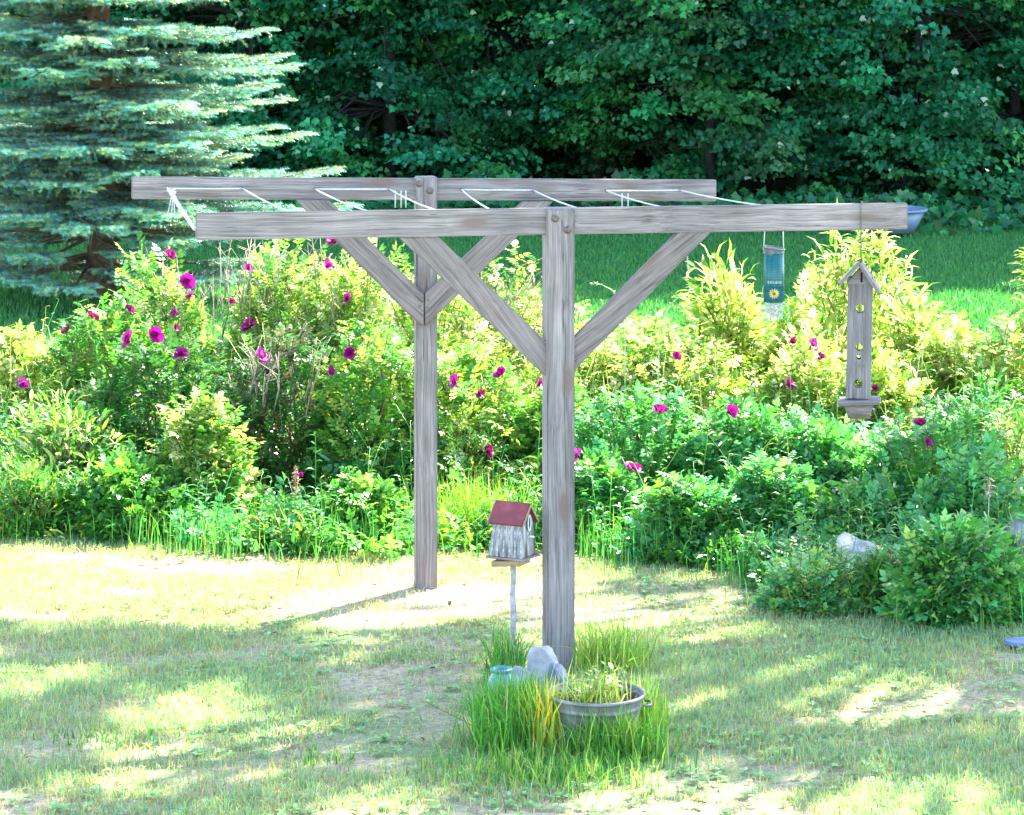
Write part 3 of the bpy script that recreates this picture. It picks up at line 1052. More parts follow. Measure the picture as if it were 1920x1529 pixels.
# blue slate slab at the right edge
sd = gd(1214)
bm = bmesh.new()
rg = np.random.default_rng(3)
vs = [bm.verts.new((W(1945, 0, sd).x + 0.20 * math.cos(q) * rg.uniform(0.85, 1.1), sd + 0.10 * math.sin(q) * rg.uniform(0.85, 1.1), 0.02)) for q in np.linspace(0, 2 * math.pi, 12)[:-1]]
f = bm.faces.new(vs)
e = bmesh.ops.extrude_face_region(bm, geom=[f])
for v in e['geom']:
    if isinstance(v, bmesh.types.BMVert):
        v.co.z += 0.02
bmesh.ops.recalc_face_normals(bm, faces=bm.faces[:])
bmesh.ops.bevel(bm, geom=bm.edges[:], offset=0.006, segments=2, affect='EDGES')
o = bm_object('stepping_stone', bm, M['slate'], None, Matrix.Identity(4))
tag(o, 'flat blue slate slab on the lawn at the right edge', 'stepping stone')

# pale blue tapered tub far behind the beam's right end
fd = 39.0
fx = W(1666, 0, fd).x
ft = thing('plastic_tub', 'pale blue flared tub on the far lawn, showing beyond the beam end', 'tub', (fx, fd, 0))
acc = Acc()
zt_ = W(0, 393, fd).z
for r0, r1, z0, z1 in ((0.34, 0.475, 0.06, zt_),):
    acc.lathe([(0.001, z0), (r0, z0), (r1, z1), (r1 - 0.015, z1), (r0 - 0.01, z0 + 0.02), (0.001, z0 + 0.02)], (fx, fd, 0), 40)
acc.build('basin', M['tub_blue'], ft, True)
acc = Acc()
acc.tube([(fx + 0.487 * math.cos(q), fd + 0.487 * math.sin(q), zt_) for q in np.linspace(0, 2 * math.pi, 41)], 0.02, 8, cap=False)
acc.build('rim', M['tub_blue'], ft, True)

# ------------------------------------------------------------------ plants
def lumps(rng, k=14):
    D = norm(rng.normal(0, 1, (k, 3)))
    A = rng.uniform(-0.42, 0.36, k)

    def f(d):
        return 1 + (A[None, :] * np.clip((d @ D.T - 0.55) / 0.45, 0, 1)).sum(1)
    return f


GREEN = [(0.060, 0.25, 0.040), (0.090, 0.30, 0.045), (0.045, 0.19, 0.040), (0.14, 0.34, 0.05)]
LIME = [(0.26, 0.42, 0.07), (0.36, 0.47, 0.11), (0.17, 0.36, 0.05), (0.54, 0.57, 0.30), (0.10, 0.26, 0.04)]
TEAL = [(0.075, 0.33, 0.105), (0.10, 0.39, 0.125), (0.055, 0.25, 0.08), (0.19, 0.45, 0.15)]  # blue-green cast of the shaded right-hand bushes, put into the leaf colour
YEL = [(0.48, 0.54, 0.18), (0.36, 0.47, 0.10), (0.60, 0.61, 0.34), (0.22, 0.38, 0.06), (0.13, 0.26, 0.04)]  # pale entries put sunlit highlights into the leaf colour


def bush(name, label, cat, c, rx, ry, h, n, seed, pal, T=ROSE_T, size=(0.10, 0.16), group=None, shoots=18, dead=0, base=0.12,
         stemcol=(0.14, 0.10, 0.06), inner=0.5, flat=0.5, mat='leaf'):
    """many-stemmed shrub: lumpy dome of leaf sprays carried by visible stems"""
    rng = np.random.default_rng(seed)
    t = thing(name, label, cat, (c[0], c[1], 0), group)
    fol, st = Acc(), Acc()
    lf = lumps(rng)
    d = norm(rng.normal(0, 1, (n, 3)))
    d[:, 2] = np.abs(d[:, 2]) * 1.0
    low = rng.uniform(0, 1, n) < 0.30
    d[low, 2] *= rng.uniform(0.0, 0.4, low.sum())
    d = norm(d)
    r = (inner + (1 - inner) * rng.uniform(0, 1, n) ** 0.55) * lf(d)
    r *= 1 + rng.normal(0, 0.05, n)
    hb = h * base
    P = np.stack([c[0] + d[:, 0] * r * rx, c[1] + d[:, 1] * r * ry, hb + d[:, 2] * r * (h - hb)], 1)
    # skirt down to the ground
    sk = rng.uniform(0, 1, n) < 0.22
    P[sk, 2] *= rng.uniform(0.15, 0.9, sk.sum())
    P[:, 2] = np.maximum(P[:, 2] * (h * 0.96 / np.percentile(P[:, 2], 98.5)), 0.03)
    dirs = d * np.array([1, 1, 0.7]) + np.array([0, 0, 0.25]) + rng.normal(0, 0.5, (n, 3))
    X, Y, Z = frames(dirs, np.array([0, 0, 1.0]) + d * flat, rng, 0.45)
    fol.scatter(T[0], T[1], P, X, Y, Z, rng.uniform(size[0], size[1], n), tints(rng, n, pal))
    # stems
    k = min(n, 60)
    for i in rng.choice(n, k, replace=False):
        b0 = np.array([c[0], c[1], 0]) + np.array([rng.normal(0, rx * 0.22), rng.normal(0, ry * 0.22), 0])
        e = P[i]
        m1 = b0 * 0.45 + e * 0.55 + np.array([0, 0, 0.12 * h])
        m1[:2] = b0[:2] * 0.6 + e[:2] * 0.4
        st.tube([b0, (b0 + m1) / 2 + rng.normal(0, 0.015, 3), m1, (m1 + e) / 2 + rng.normal(0, 0.015, 3), e], [0.009, 0.008, 0.006, 0.005, 0.003], 5, np.array(stemcol) * rng.uniform(0.7, 1.6))
    # upright shoots break the outline
    for i in range(shoots):
        q = rng.uniform(0, 2 * math.pi)
        rr = math.sqrt(rng.uniform(0, 1)) * 0.85
        dd = np.array([[math.cos(q) * rr, math.sin(q) * rr, math.sqrt(max(0.05, 1 - rr * rr))]])
        k_ = lf(dd)[0]
        p0 = np.array([c[0] + dd[0, 0] * rx * 0.9 * k_, c[1] + dd[0, 1] * ry * 0.9 * k_, hb + dd[0, 2] * (h - hb) * 0.85 * k_])
        ln = rng.uniform(0.10, 0.26) * (0.6 + 0.4 * h)
        dv = norm(np.array([[dd[0, 0] * 0.7 + rng.normal(0, 0.2), dd[0, 1] * 0.7 + rng.normal(0, 0.2), 1.0]]))[0]
        m = 11
        u = np.linspace(0.1, 1.05, m)
        pts = p0 + dv * ln * u[:, None]
        st.tube([p0 - dv * 0.1, p0, p0 + dv * ln], [0.005, 0.004, 0.002], 5, np.array(stemcol) * 1.3)
        az = u * 20 + q
        dr = np.stack([np.cos(az), np.sin(az), np.full(m, 0.35)], 1)
        X, Y, Z = frames(dr, (0, 0, 1), rng, 0.25)
        fol.scatter(T[0], T[1], pts, X, Y, Z, rng.uniform(size[0], size[1], m) * np.linspace(1.0, 0.6, m), tints(rng, m, pal))
    fol.build('foliage', M[mat], t)
    st.build('stems', M['stem'], t)
    if dead > 7:
        tw = Acc()
        for i in range(dead):
            q = rng.uniform(0, 2 * math.pi)
            rr = rng.uniform(0.1, 0.75)
            b0 = np.array([c[0] + math.cos(q) * rx * rr, c[1] + math.sin(q) * ry * rr, h * rng.uniform(0.5, 0.8)])
            e = b0 + np.array([rng.normal(0, 0.12), rng.normal(0, 0.1), h * rng.uniform(0.22, 0.48)])
            mid = (b0 + e) / 2 + rng.normal(0, 0.03, 3)
            cl = np.array((0.36, 0.29, 0.22)) * rng.uniform(0.6, 1.3)
            tw.tube([b0, mid, e], [0.006, 0.005, 0.002], 5, cl)
            for j in range(3):
                s0 = mid + (e - mid) * rng.uniform(0, 0.8)
                tw.tube([s0, s0 + np.array([rng.normal(0, 0.07), rng.normal(0, 0.07), rng.uniform(0.03, 0.12)])], [0.003, 0.0015], 4, cl)
        tw.build('dead_twigs', M['stem'], t)
    return t


def place(px, topy, hw, d):
    x = (px - 960) * d / F
    return (x, d), hw * d / F, HC - (topy - HZ) * d / F


DKG = [(0.035, 0.15, 0.03), (0.05, 0.19, 0.035), (0.03, 0.12, 0.03), (0.08, 0.24, 0.04)]  # darker greens paint the hedge's own shadow into the leaf colour
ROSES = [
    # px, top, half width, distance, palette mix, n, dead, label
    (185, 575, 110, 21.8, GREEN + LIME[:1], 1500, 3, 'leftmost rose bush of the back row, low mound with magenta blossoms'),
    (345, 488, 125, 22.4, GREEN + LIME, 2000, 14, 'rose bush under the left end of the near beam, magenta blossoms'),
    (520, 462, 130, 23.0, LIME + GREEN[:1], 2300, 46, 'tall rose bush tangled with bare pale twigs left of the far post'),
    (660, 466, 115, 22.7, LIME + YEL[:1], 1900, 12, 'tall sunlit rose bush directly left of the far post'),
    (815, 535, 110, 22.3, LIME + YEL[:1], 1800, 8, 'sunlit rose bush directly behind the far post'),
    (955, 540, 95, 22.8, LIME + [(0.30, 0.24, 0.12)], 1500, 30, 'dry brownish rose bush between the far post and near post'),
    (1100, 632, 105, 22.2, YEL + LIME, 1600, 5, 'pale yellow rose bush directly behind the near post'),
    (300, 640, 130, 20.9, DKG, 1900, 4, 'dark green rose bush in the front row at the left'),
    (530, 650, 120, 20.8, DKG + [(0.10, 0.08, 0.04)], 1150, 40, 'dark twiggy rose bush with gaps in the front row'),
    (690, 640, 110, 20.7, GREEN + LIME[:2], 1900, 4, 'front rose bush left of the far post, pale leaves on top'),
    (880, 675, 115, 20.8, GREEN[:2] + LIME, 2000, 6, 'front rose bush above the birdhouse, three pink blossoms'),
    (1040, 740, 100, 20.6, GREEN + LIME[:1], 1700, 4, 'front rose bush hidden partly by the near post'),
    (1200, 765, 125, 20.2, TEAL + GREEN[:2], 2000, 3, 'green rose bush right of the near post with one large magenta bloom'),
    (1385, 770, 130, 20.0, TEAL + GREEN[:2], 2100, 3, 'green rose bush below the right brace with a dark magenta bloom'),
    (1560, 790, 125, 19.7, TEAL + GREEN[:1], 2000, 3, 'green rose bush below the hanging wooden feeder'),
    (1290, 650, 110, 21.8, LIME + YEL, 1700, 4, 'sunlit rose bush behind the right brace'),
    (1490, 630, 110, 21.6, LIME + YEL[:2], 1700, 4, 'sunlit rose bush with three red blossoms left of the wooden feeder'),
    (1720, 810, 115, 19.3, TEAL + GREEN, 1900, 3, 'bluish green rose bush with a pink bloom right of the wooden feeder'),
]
rose_objs = []
for i, (px, ty, hw, d, pal, n, dead, lab) in enumerate(ROSES):
    c, rx, h = place(px, ty, hw, d)
    rose_objs.append(bush('rose_bush', lab, 'rose bush', c, rx * 1.12, rx * 1.0, h * 0.93, n, 100 + i, pal, dead=dead, group='rose bushes in the flower bed', shoots=26, mat='pale_leaf' if i in (2, 3, 4, 5, 6, 15, 16) else 'leaf'))  # sunlit bushes get the paler leaf: brightness put into the colour

# tall yellow green leafy shrubs behind, lit through by the sun
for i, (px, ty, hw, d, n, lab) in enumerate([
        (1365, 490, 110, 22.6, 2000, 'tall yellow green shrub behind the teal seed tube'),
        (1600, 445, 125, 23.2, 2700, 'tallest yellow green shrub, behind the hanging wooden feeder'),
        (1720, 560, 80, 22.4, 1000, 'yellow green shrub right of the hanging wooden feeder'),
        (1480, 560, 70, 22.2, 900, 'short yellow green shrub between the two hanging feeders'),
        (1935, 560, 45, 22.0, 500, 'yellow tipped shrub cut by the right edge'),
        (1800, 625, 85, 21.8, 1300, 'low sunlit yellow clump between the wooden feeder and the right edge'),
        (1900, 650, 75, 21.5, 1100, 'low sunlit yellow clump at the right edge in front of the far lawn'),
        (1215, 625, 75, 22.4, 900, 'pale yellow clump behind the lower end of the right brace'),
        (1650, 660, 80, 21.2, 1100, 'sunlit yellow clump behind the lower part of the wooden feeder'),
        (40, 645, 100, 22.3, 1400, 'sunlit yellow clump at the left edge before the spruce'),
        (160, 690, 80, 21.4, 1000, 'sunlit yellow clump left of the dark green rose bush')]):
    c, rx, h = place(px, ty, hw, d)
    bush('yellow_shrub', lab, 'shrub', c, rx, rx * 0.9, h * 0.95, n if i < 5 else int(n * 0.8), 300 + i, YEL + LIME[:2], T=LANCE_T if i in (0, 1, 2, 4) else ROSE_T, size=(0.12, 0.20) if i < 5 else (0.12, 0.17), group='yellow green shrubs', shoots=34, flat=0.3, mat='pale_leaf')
for i, (px, ty, hw, d, n, pal, T, lab) in enumerate([
        (1830, 720, 85, 20.4, 1500, GREEN + TEAL[:1], LANCE_T, 'fine leaved dark green shrub near the right edge'),
        (1905, 830, 60, 19.4, 700, LIME + YEL[:2], LANCE_T, 'arching yellow green clump at the right edge'),
        (1530, 1080, 95, 17.4, 1900, TEAL + [(0.22, 0.46, 0.18)] * 2 + LIME[:2], ROSE_T, 'low green bush in front of the sloping boulder'),
        (1655, 1075, 60, 17.4, 600, GREEN + [(0.16, 0.18, 0.07)], LANCE_T, 'small olive green weed clump below the sloping boulder'),
        (1800, 1010, 112, 17.05, 2500, TEAL + GREEN[:2] + [(0.20, 0.46, 0.16), (0.28, 0.48, 0.12)], ROSE_T, 'round bluish green bush nearest the lawn at the right'),
        (1790, 890, 105, 18.7, 1500, TEAL + GREEN[:1], ROSE_T, 'bluish green shrub behind the round bush nearest the lawn'),
        (1660, 930, 80, 18.8, 900, TEAL + GREEN[:2], ROSE_T, 'green shrub directly behind the sloping boulder'),
        (120, 760, 120, 20.3, 1500, LIME + GREEN, LANCE_T, 'leafy yellow green plant clump at the left edge'),
        (375, 775, 95, 20.0, 1200, GREEN[:2] + LIME, ROSE_T, 'pale topped leafy plant in front of the dark rose bushes'),
        (690, 925, 95, 19.5, 1200, GREEN + LIME[:1], ROSE_T, 'low bush with pale leaves left of the far post foot'),
        (1130, 880, 90, 19.5, 1200, TEAL + GREEN, ROSE_T, 'low green bush right behind the near post'),
        (1300, 930, 110, 19.0, 1500, TEAL + GREEN, ROSE_T, 'low green bush at the lawn edge right of the near post'),
        (1440, 900, 110, 19.0, 1500, TEAL + GREEN[:2], ROSE_T, 'feathery green bush at the lawn edge left of the sloping boulder'),
        (250, 880, 120, 19.7, 1500, GREEN, ROSE_T, 'low green bush at the lawn edge left'),
        (60, 880, 110, 19.6, 1300, GREEN + LIME[:1], LANCE_T, 'low leafy clump at the lawn edge by the left border')]):
    c, rx, h = place(px, ty, hw, d)
    bush('garden_shrub', lab, 'shrub', c, rx, rx * 0.9, max(h, 0.25), n, 400 + i, pal, T=T, size=(0.055, 0.10) if px in (1530, 1795) else ((0.08, 0.14) if T is not ROSE_T else (0.11, 0.17)), group='shrubs in the flower bed', shoots=22, base=0.05)

# weeds and tall grass filling the bed
rng = np.random.default_rng(77)
acc = Acc()


def bed_front(x_px):
    """photo row of the bed's front edge"""
    return np.interp(x_px, [-600, 0, 300, 560, 820, 1000, 1150, 1350, 1500, 1700, 1900, 2500], [1000, 1005, 1030, 1055, 1045, 1040, 1060, 1070, 1130, 1150, 1170, 1170])


N = 640
pxs = rng.uniform(-250, 2170, N)
pxs[520:] = rng.uniform(1380, 2000, 120)
back = rng.uniform(0, 1, N) ** 1.5
d0 = gd(bed_front(pxs)) + 0.12
dd = d0 + back * (23.4 - d0)
X0 = (pxs - 960) * dd / F
for i in range(N):
    twig = 430 < pxs[i] < 640 and dd[i] > 19.9
    if twig and rng.uniform() < 0.8:
        continue
    r_ = rng.uniform(0.10, 0.26)
    h_ = (0.16 + 0.5 * min(back[i] * 1.6, 1)) * rng.uniform(0.55, 1.25)
    T, sz0 = [(ROSE_T, 0.13), (ROSE_T, 0.11), (LANCE_T, 0.10), (OVAL_T, 0.075)][rng.integers(0, 4)]
    pal = GREEN + LIME[:1] + TEAL[:2] + DKG if back[i] < 0.5 else LIME + YEL[:2] + GREEN  # rear clumps take the lit palette: sunlight painted as leaf colour
    if pxs[i] > 1080 and back[i] < 0.5:
        pal = TEAL + GREEN[:2]
    c0_ = tints(rng, 1, pal)[0]
    m = int(rng.integers(34, 70))
    q, rr = rng.uniform(0, 2 * math.pi, m), r_ * np.sqrt(rng.uniform(0, 1, m))
    zz_ = h_ * (1 - 0.75 * (rr / r_) ** 2) * rng.uniform(0.25, 1.05, m)
    P = np.stack([X0[i] + rr * np.cos(q), dd[i] + rr * np.sin(q), np.maximum(zz_, 0.02)], 1)
    dr = np.stack([np.cos(q), np.sin(q), rng.uniform(0.1, 1.2, m)], 1) + rng.normal(0, 0.45, (m, 3))
    Xf, Yf, Zf = frames(dr, (0, -0.2, 1), rng, 0.45)
    acc.scatter(T[0], T[1], P, Xf, Yf, Zf, sz0 * rng.uniform(0.75, 1.3, m), np.clip(c0_ * rng.uniform(0.7, 1.35, (m, 1)), 0, 0.8))
    for k in rng.choice(m, 6, replace=False):
        acc.tube([(X0[i] + rng.normal(0, 0.03), dd[i] + rng.normal(0, 0.03), 0), tuple(P[k] * 0.5 + 0.5 * np.array([X0[i], dd[i], P[k, 2]])), tuple(P[k])], [0.004, 0.003, 0.0015], 4, c0_ * 0.6, cap=False)
N = 1300
pxs = rng.uniform(-250, 2170, N)
back = rng.uniform(0, 1, N) ** 1.2
d0 = gd(bed_front(pxs)) + 0.1
dd = d0 + back * (23.2 - d0)
X0 = (pxs - 960) * dd / F
hgt = (0.22 + 0.55 * np.minimum(back * 1.7, 1) + 0.25 * vnoise(X0, dd, 1.3, 5)) * rng.uniform(0.5, 1.25, N)
for i in range(N):
    if 430 < pxs[i] < 640 and dd[i] > 19.8 and rng.uniform() < 0.85:
        continue
    m = 11
    u = np.linspace(0.06, 1, m)
    lean = rng.normal(0, 0.22, 2)
    base = np.array([X0[i], dd[i], 0])
    pts = base + np.stack([lean[0] * u * u * hgt[i], lean[1] * u * u * hgt[i], u * hgt[i]], 1)
    az = u * 17 + i
    dr = np.stack([np.cos(az), np.sin(az), np.full(m, 0.35)], 1)
    Xf, Yf, Zf = frames(dr, (0, 0, 1), rng, 0.25)
    col = tints(rng, 1, (GREEN + LIME[:1] + TEAL[:1]) if back[i] < 0.55 else (LIME + YEL[:2] + GREEN[:1]))[0]  # rear weeds again in lit tints, sunlight as leaf colour
    acc.scatter(LANCE_T[0], LANCE_T[1], pts, Xf, Yf, Zf, rng.uniform(0.06, 0.13) * np.linspace(1.1, 0.6, m), np.tile(col, (m, 1)) * rng.uniform(0.85, 1.15, (m, 1)))
    acc.tube([base, pts[4], pts[-1]], [0.004, 0.003, 0.0015], 4, col * 0.9)
tag(acc.build('weeds', M['leaf']), 'leafy weeds filling the flower bed between the bushes', 'weeds', kind='stuff')

# tall grass: bed edge, around the tub, at the foot of the stick
acc = Acc()
N = 9000
pxs = rng.uniform(-250, 2170, N)
d0 = gd(bed_front(pxs) - rng.normal(0, 14, N))
dd = d0 + np.abs(rng.normal(0, 0.5, N)) - 0.05
X0 = (pxs - 960) * dd / F
cl = vnoise(X0, dd, 2.2, 21)
keep = rng.uniform(0, 1, N) < np.clip((cl - 0.25) * 2.2, 0.08, 1)
X0, dd = X0[keep], dd[keep]
n = len(X0)
P = np.stack([X0, dd, np.zeros(n)], 1)
H = rng.uniform(0.08, 0.34, n)
blades(acc, P, H, rng.uniform(0.0022, 0.0045, n), rng, 0.28, tints(rng, n, GREEN * 2 + LIME[:1] + TEAL[:2]))
for (px, py, rx_, ry_, n, h0, h1, pal) in [
        (962, 1390, 0.15, 0.22, 1500, 0.16, 0.40, GREEN + [(0.12, 0.38, 0.03)] * 2),
        (1150, 1422, 0.18, 0.06, 950, 0.10, 0.30, LIME[:2] + GREEN + [(0.12, 0.38, 0.03)] * 2),
        (1205, 1375, 0.07, 0.16, 420, 0.15, 0.34, LIME[:2] + [(0.12, 0.38, 0.03)] * 2),
        (1135, 1255, 0.18, 0.14, 380, 0.14, 0.36, LIME[:3] + [(0.20, 0.46, 0.03)]),
        (948, 1275, 0.08, 0.12, 260, 0.15, 0.36, GREEN),
        (1035, 1450, 0.42, 0.34, 1500, 0.03, 0.14, GREEN + LIME[:2]),
        (600, 1430, 0.16, 0.13, 110, 0.03, 0.08, LIME[:2] + GREEN),
        (200, 1390, 0.3, 0.2, 200, 0.03, 0.07, GREEN),
        (900, 1010, 0.35, 0.12, 900, 0.15, 0.50, [(0.14, 0.40, 0.03), (0.22, 0.46, 0.04)])]:
    d_ = gd(py)
    P = np.stack([(px - 960) * d_ / F + rng.normal(0, rx_ * 0.6, n), d_ + rng.normal(0, ry_ * 0.6, n), np.zeros(n)], 1)
    # keep blades out of the tub itself
    ok = np.hypot(P[:, 0] - tcx, P[:, 1] - td) > rt + 0.005
    P = P[ok]
    n = len(P)
    blades(acc, P, rng.uniform(h0, h1, n), rng.uniform(0.0022, 0.0048, n), rng, rng.uniform(0.15, 1.0, n), tints(rng, n, pal * 3 + [(0.46, 0.46, 0.20)]))
tag(acc.build('tall_grass', M['blade']), 'tall uncut grass along the bed edge and around the tub', 'grass', kind='stuff')

# plants in the tub
pt = thing('tub_plant', 'bright yellow green plants growing in the metal tub', 'plant', (tcx, td, hh * 0.8))
acc = Acc()
st = Acc()
for i in range(26):
    q, rr = rng.uniform(0, 2 * math.pi), rng.uniform(0, 0.17)
    b0 = np.array([tcx - 0.01 + rr * math.cos(q) * 0.9, td + 0.03 + rr * math.sin(q), hh * 0.8])
    hgt_ = rng.uniform(0.05, 0.19) * (1.0 if rng.uniform() < 0.7 else 0.5)
    m = 8
    u = np.linspace(0.25, 1, m)
    pts = b0 + np.stack([rng.normal(0, 0.1) * u * hgt_, rng.normal(0, 0.1) * u * hgt_, u * hgt_], 1)
    dr = np.stack([np.cos(u * 15 + i), np.sin(u * 15 + i), np.full(m, 0.5)], 1)
    Xf, Yf, Zf = frames(dr, (0, 0, 1), rng, 0.3)
    acc.scatter(OVAL_T[0], OVAL_T[1], pts, Xf, Yf, Zf, rng.uniform(0.035, 0.07, m), tints(rng, m, LIME[:4] + YEL[:3]))  # pale tints stand in for sun on the tub plants
    st.tube([b0, pts[3], pts[-1]], [0.003, 0.0025, 0.001], 4, (0.2, 0.26, 0.06))
acc.build('foliage', M['pale_leaf'], pt)
st.build('stems', M['stem'], pt)
acc = Acc()
n = 150
q, rr = rng.uniform(0, 2 * math.pi, n), 0.17 * np.sqrt(rng.uniform(0, 1, n))
blades(acc, np.stack([tcx + rr * np.cos(q), td + rr * np.sin(q), np.full(n, hh * 0.79)], 1), rng.uniform(0.08, 0.24, n), rng.uniform(0.002, 0.0042, n), rng, 0.5, tints(rng, n, LIME[:2] + YEL[:2]))
acc.build('grass_blades', M['pale_leaf'], pt)
yp = thing('yellow_leaf_plant', 'golden yellow strap leaved plant spilling over the tub left rim', 'plant', (tcx - rt - 0.02, td - 0.08, 0))
acc = Acc()
n = 130
P = np.stack([tcx - rt - 0.015 + rng.normal(0, 0.035, n), td - 0.09 + rng.normal(0, 0.04, n), np.zeros(n)], 1)
blades(acc, P, rng.uniform(0.22, 0.40, n), rng.uniform(0.004, 0.008, n), rng, 0.3, tints(rng, n, [(0.68, 0.60, 0.06), (0.62, 0.60, 0.08), (0.50, 0.54, 0.06)]))
acc.build('strap_leaves', M['leaf'], yp)

# dry seed stalks and arching pale stalks
def stalk(label, px, py_top, d, lean, name='seed_stalk', tan=(0.46, 0.33, 0.20), seeds=160, ln=0.22):
    x = (px - 960) * d / F
    top = HC - (py_top - HZ) * d / F
    t = thing(name, label, 'plant', (x, d, 0))
    a = Acc()
    pts = [np.array([x - lean * (1 - u) ** 2, d, top * u]) for u in np.linspace(0, 1, 7)]
    a.tube(pts, np.linspace(0.006, 0.002, 7), 6, tan)
    a.build('stem', M['stem'], t)
    a = Acc()
    u = rng.uniform(0, 1, seeds)
    P = np.array([x, d, top - ln]) + np.stack([rng.normal(0, 0.014, seeds) * (1.3 - u), rng.normal(0, 0.014, seeds), u * ln], 1)
    Xf, Yf, Zf = frames(rng.normal(0, 1, (seeds, 3)) + np.array([0, 0, 0.8]), (0, 0, 1), rng, 0.8)
    a.scatter(OVAL_T[0], OVAL_T[1], P, Xf, Yf, Zf, rng.uniform(0.012, 0.026, seeds), tints(rng, seeds, [tan, (0.36, 0.22, 0.13)]))
    a.build('seed_head', M['stem'], t)


stalk('tan dried seed stalk standing in front of the dark twiggy rose bush', 555, 875, 19.5, 0.02)
stalk('short brown seed stalk among weeds at the left', 327, 912, 19.5, 0.03, tan=(0.33, 0.25, 0.14), seeds=120, ln=0.13)
stalk('pale dry stalk beside the bluish round bush', 1855, 895, 18.0, 0.05, tan=(0.50, 0.40, 0.27), seeds=70, ln=0.12)


def arch(label, pts_px, d):
    P = [W(x, y, d) for x, y in pts_px]
    b = Vector((P[0].x, d, 0))
    t = thing('arching_stalk', label, 'grass stalk', b, 'arching grass stalks')
    a = Acc()
    a.tube([b] + P, np.linspace(0.005, 0.0022, len(P) + 1), 6, (0.42, 0.46, 0.26))
    a.build('stem', M['stem'], t, True)
    a = Acc()
    n = 46
    u = rng.uniform(0.45, 1, n) * (len(P) - 1)
    Q = np.array([tuple(P[int(min(k_, len(P) - 2))].lerp(P[int(min(k_, len(P) - 2)) + 1], k_ - int(min(k_, len(P) - 2)))) for k_ in u])
    Xf, Yf, Zf = frames(rng.normal(0, 1, (n, 3)), (0, 0, 1), rng, 0.8)
    a.scatter(OVAL_T[0], OVAL_T[1], Q, Xf, Yf, Zf, rng.uniform(0.012, 0.022, n), tints(rng, n, [(0.42, 0.46, 0.26), (0.5, 0.5, 0.34)]))
    a.build('seed_head', M['stem'], t)


arch('pale grass stalk arching over the far lawn beside the near post', [(1172, 640), (1168, 580), (1150, 546), (1128, 534), (1106, 530)], 21.0)
arch('pale green stalk arching left of the yellow green shrub', [(1235, 640), (1243, 600), (1258, 570), (1280, 552), (1304, 547)], 21.0)

# ------------------------------------------------------------------ rose blossoms, each on the bush surface in front
def blossom_mesh(seed, colour, openness):
    a = Acc()
    rg = np.random.default_rng(seed)
    for ring, (n_, L, el) in enumerate(((5, 1.0, 0.25 + openness), (5, 0.85, 0.6 + openness), (4, 0.55, 1.05))):
        for i in range(n_):
            q = 2 * math.pi * i / n_ + ring * 0.5 + rg.normal(0, 0.1)
            e = el + rg.normal(0, 0.3)
            L = L * rg.uniform(0.75, 1.15)
            rad_ = np.array([math.cos(q) * math.cos(e), math.sin(q) * math.cos(e), math.sin(e)])
            tan_ = np.array([-math.sin(q), math.cos(q), 0])
            upv = np.cross(rad_, tan_)
            vs = []
            for u, w_ in ((0.02, 0.08), (0.4, 0.38), (0.75, 0.52), (1.0, 0.34)):
                for s_ in (-1, 0, 1):
                    vs.append(L * (rad_ * u + tan_ * w_ * s_) + upv * L * (0.22 * u * u - 0.14 * abs(s_) * u))
            a.poly(vs, [(r_ * 3 + k_, r_ * 3 + k_ + 1, r_ * 3 + k_ + 4, r_ * 3 + k_ + 3) for r_ in range(3) for k_ in range(2)],
                   np.array(colour) * rg.uniform(0.55, 1.4))
    n = 24
    P = np.stack([rg.normal(0, 0.08, n), rg.normal(0, 0.08, n), np.full(n, 0.18)], 1)
    X, Y, Z = frames(rg.normal(0, 0.4, (n, 3)) + np.array([0, 0, 1]), (1, 0, 0), rg, 0.5)
    a.scatter(OVAL_T[0], OVAL_T[1], P, X, Y, Z, 0.25, (0.55, 0.36, 0.04))
    return a


bpy.context.view_layer.update()
dg = bpy.context.evaluated_depsgraph_get()
BL = [(628, 456, 30), (613, 500, 34), (350, 528, 28), (359, 553, 26), (243, 583, 24), (172, 597, 30), (128, 620, 28), (242, 638, 34), (328, 588, 26), (328, 614, 24),
      (290, 628, 26), (340, 666, 30), (470, 612, 34), (487, 668, 28), (433, 566, 22), (43, 720, 26), (653, 663, 32), (622, 698, 22), (653, 560, 26), (320, 480, 24),
      (941, 700, 32), (855, 717, 28), (900, 738, 24), (1014, 720, 18), (912, 845, 32), (1080, 856, 28), (1190, 880, 36), (1235, 770, 28), (1368, 772, 32), (1267, 668, 20),
      (1487, 643, 28), (1522, 645, 24), (1541, 671, 26), (1480, 722, 26), (1725, 798, 34), (1738, 832, 20), (1262, 1005, 20), (565, 892, 20), (465, 505, 22), (660, 460, 18), (1640, 730, 20)]
rng = np.random.default_rng(55)
protos = [blossom_mesh(sd_, c_, o_).build('blossom', M['petal'], None, True, origin=(0, 0, 0)) for sd_, c_, o_ in ((31, (0.36, 0.005, 0.20), 0.0), (32, (0.27, 0.006, 0.10), 0.5), (33, (0.42, 0.05, 0.30), -0.1), (34, (0.30, 0.004, 0.17), 0.25))]
used_protos = set()
eye = Vector((0, 0, HC))
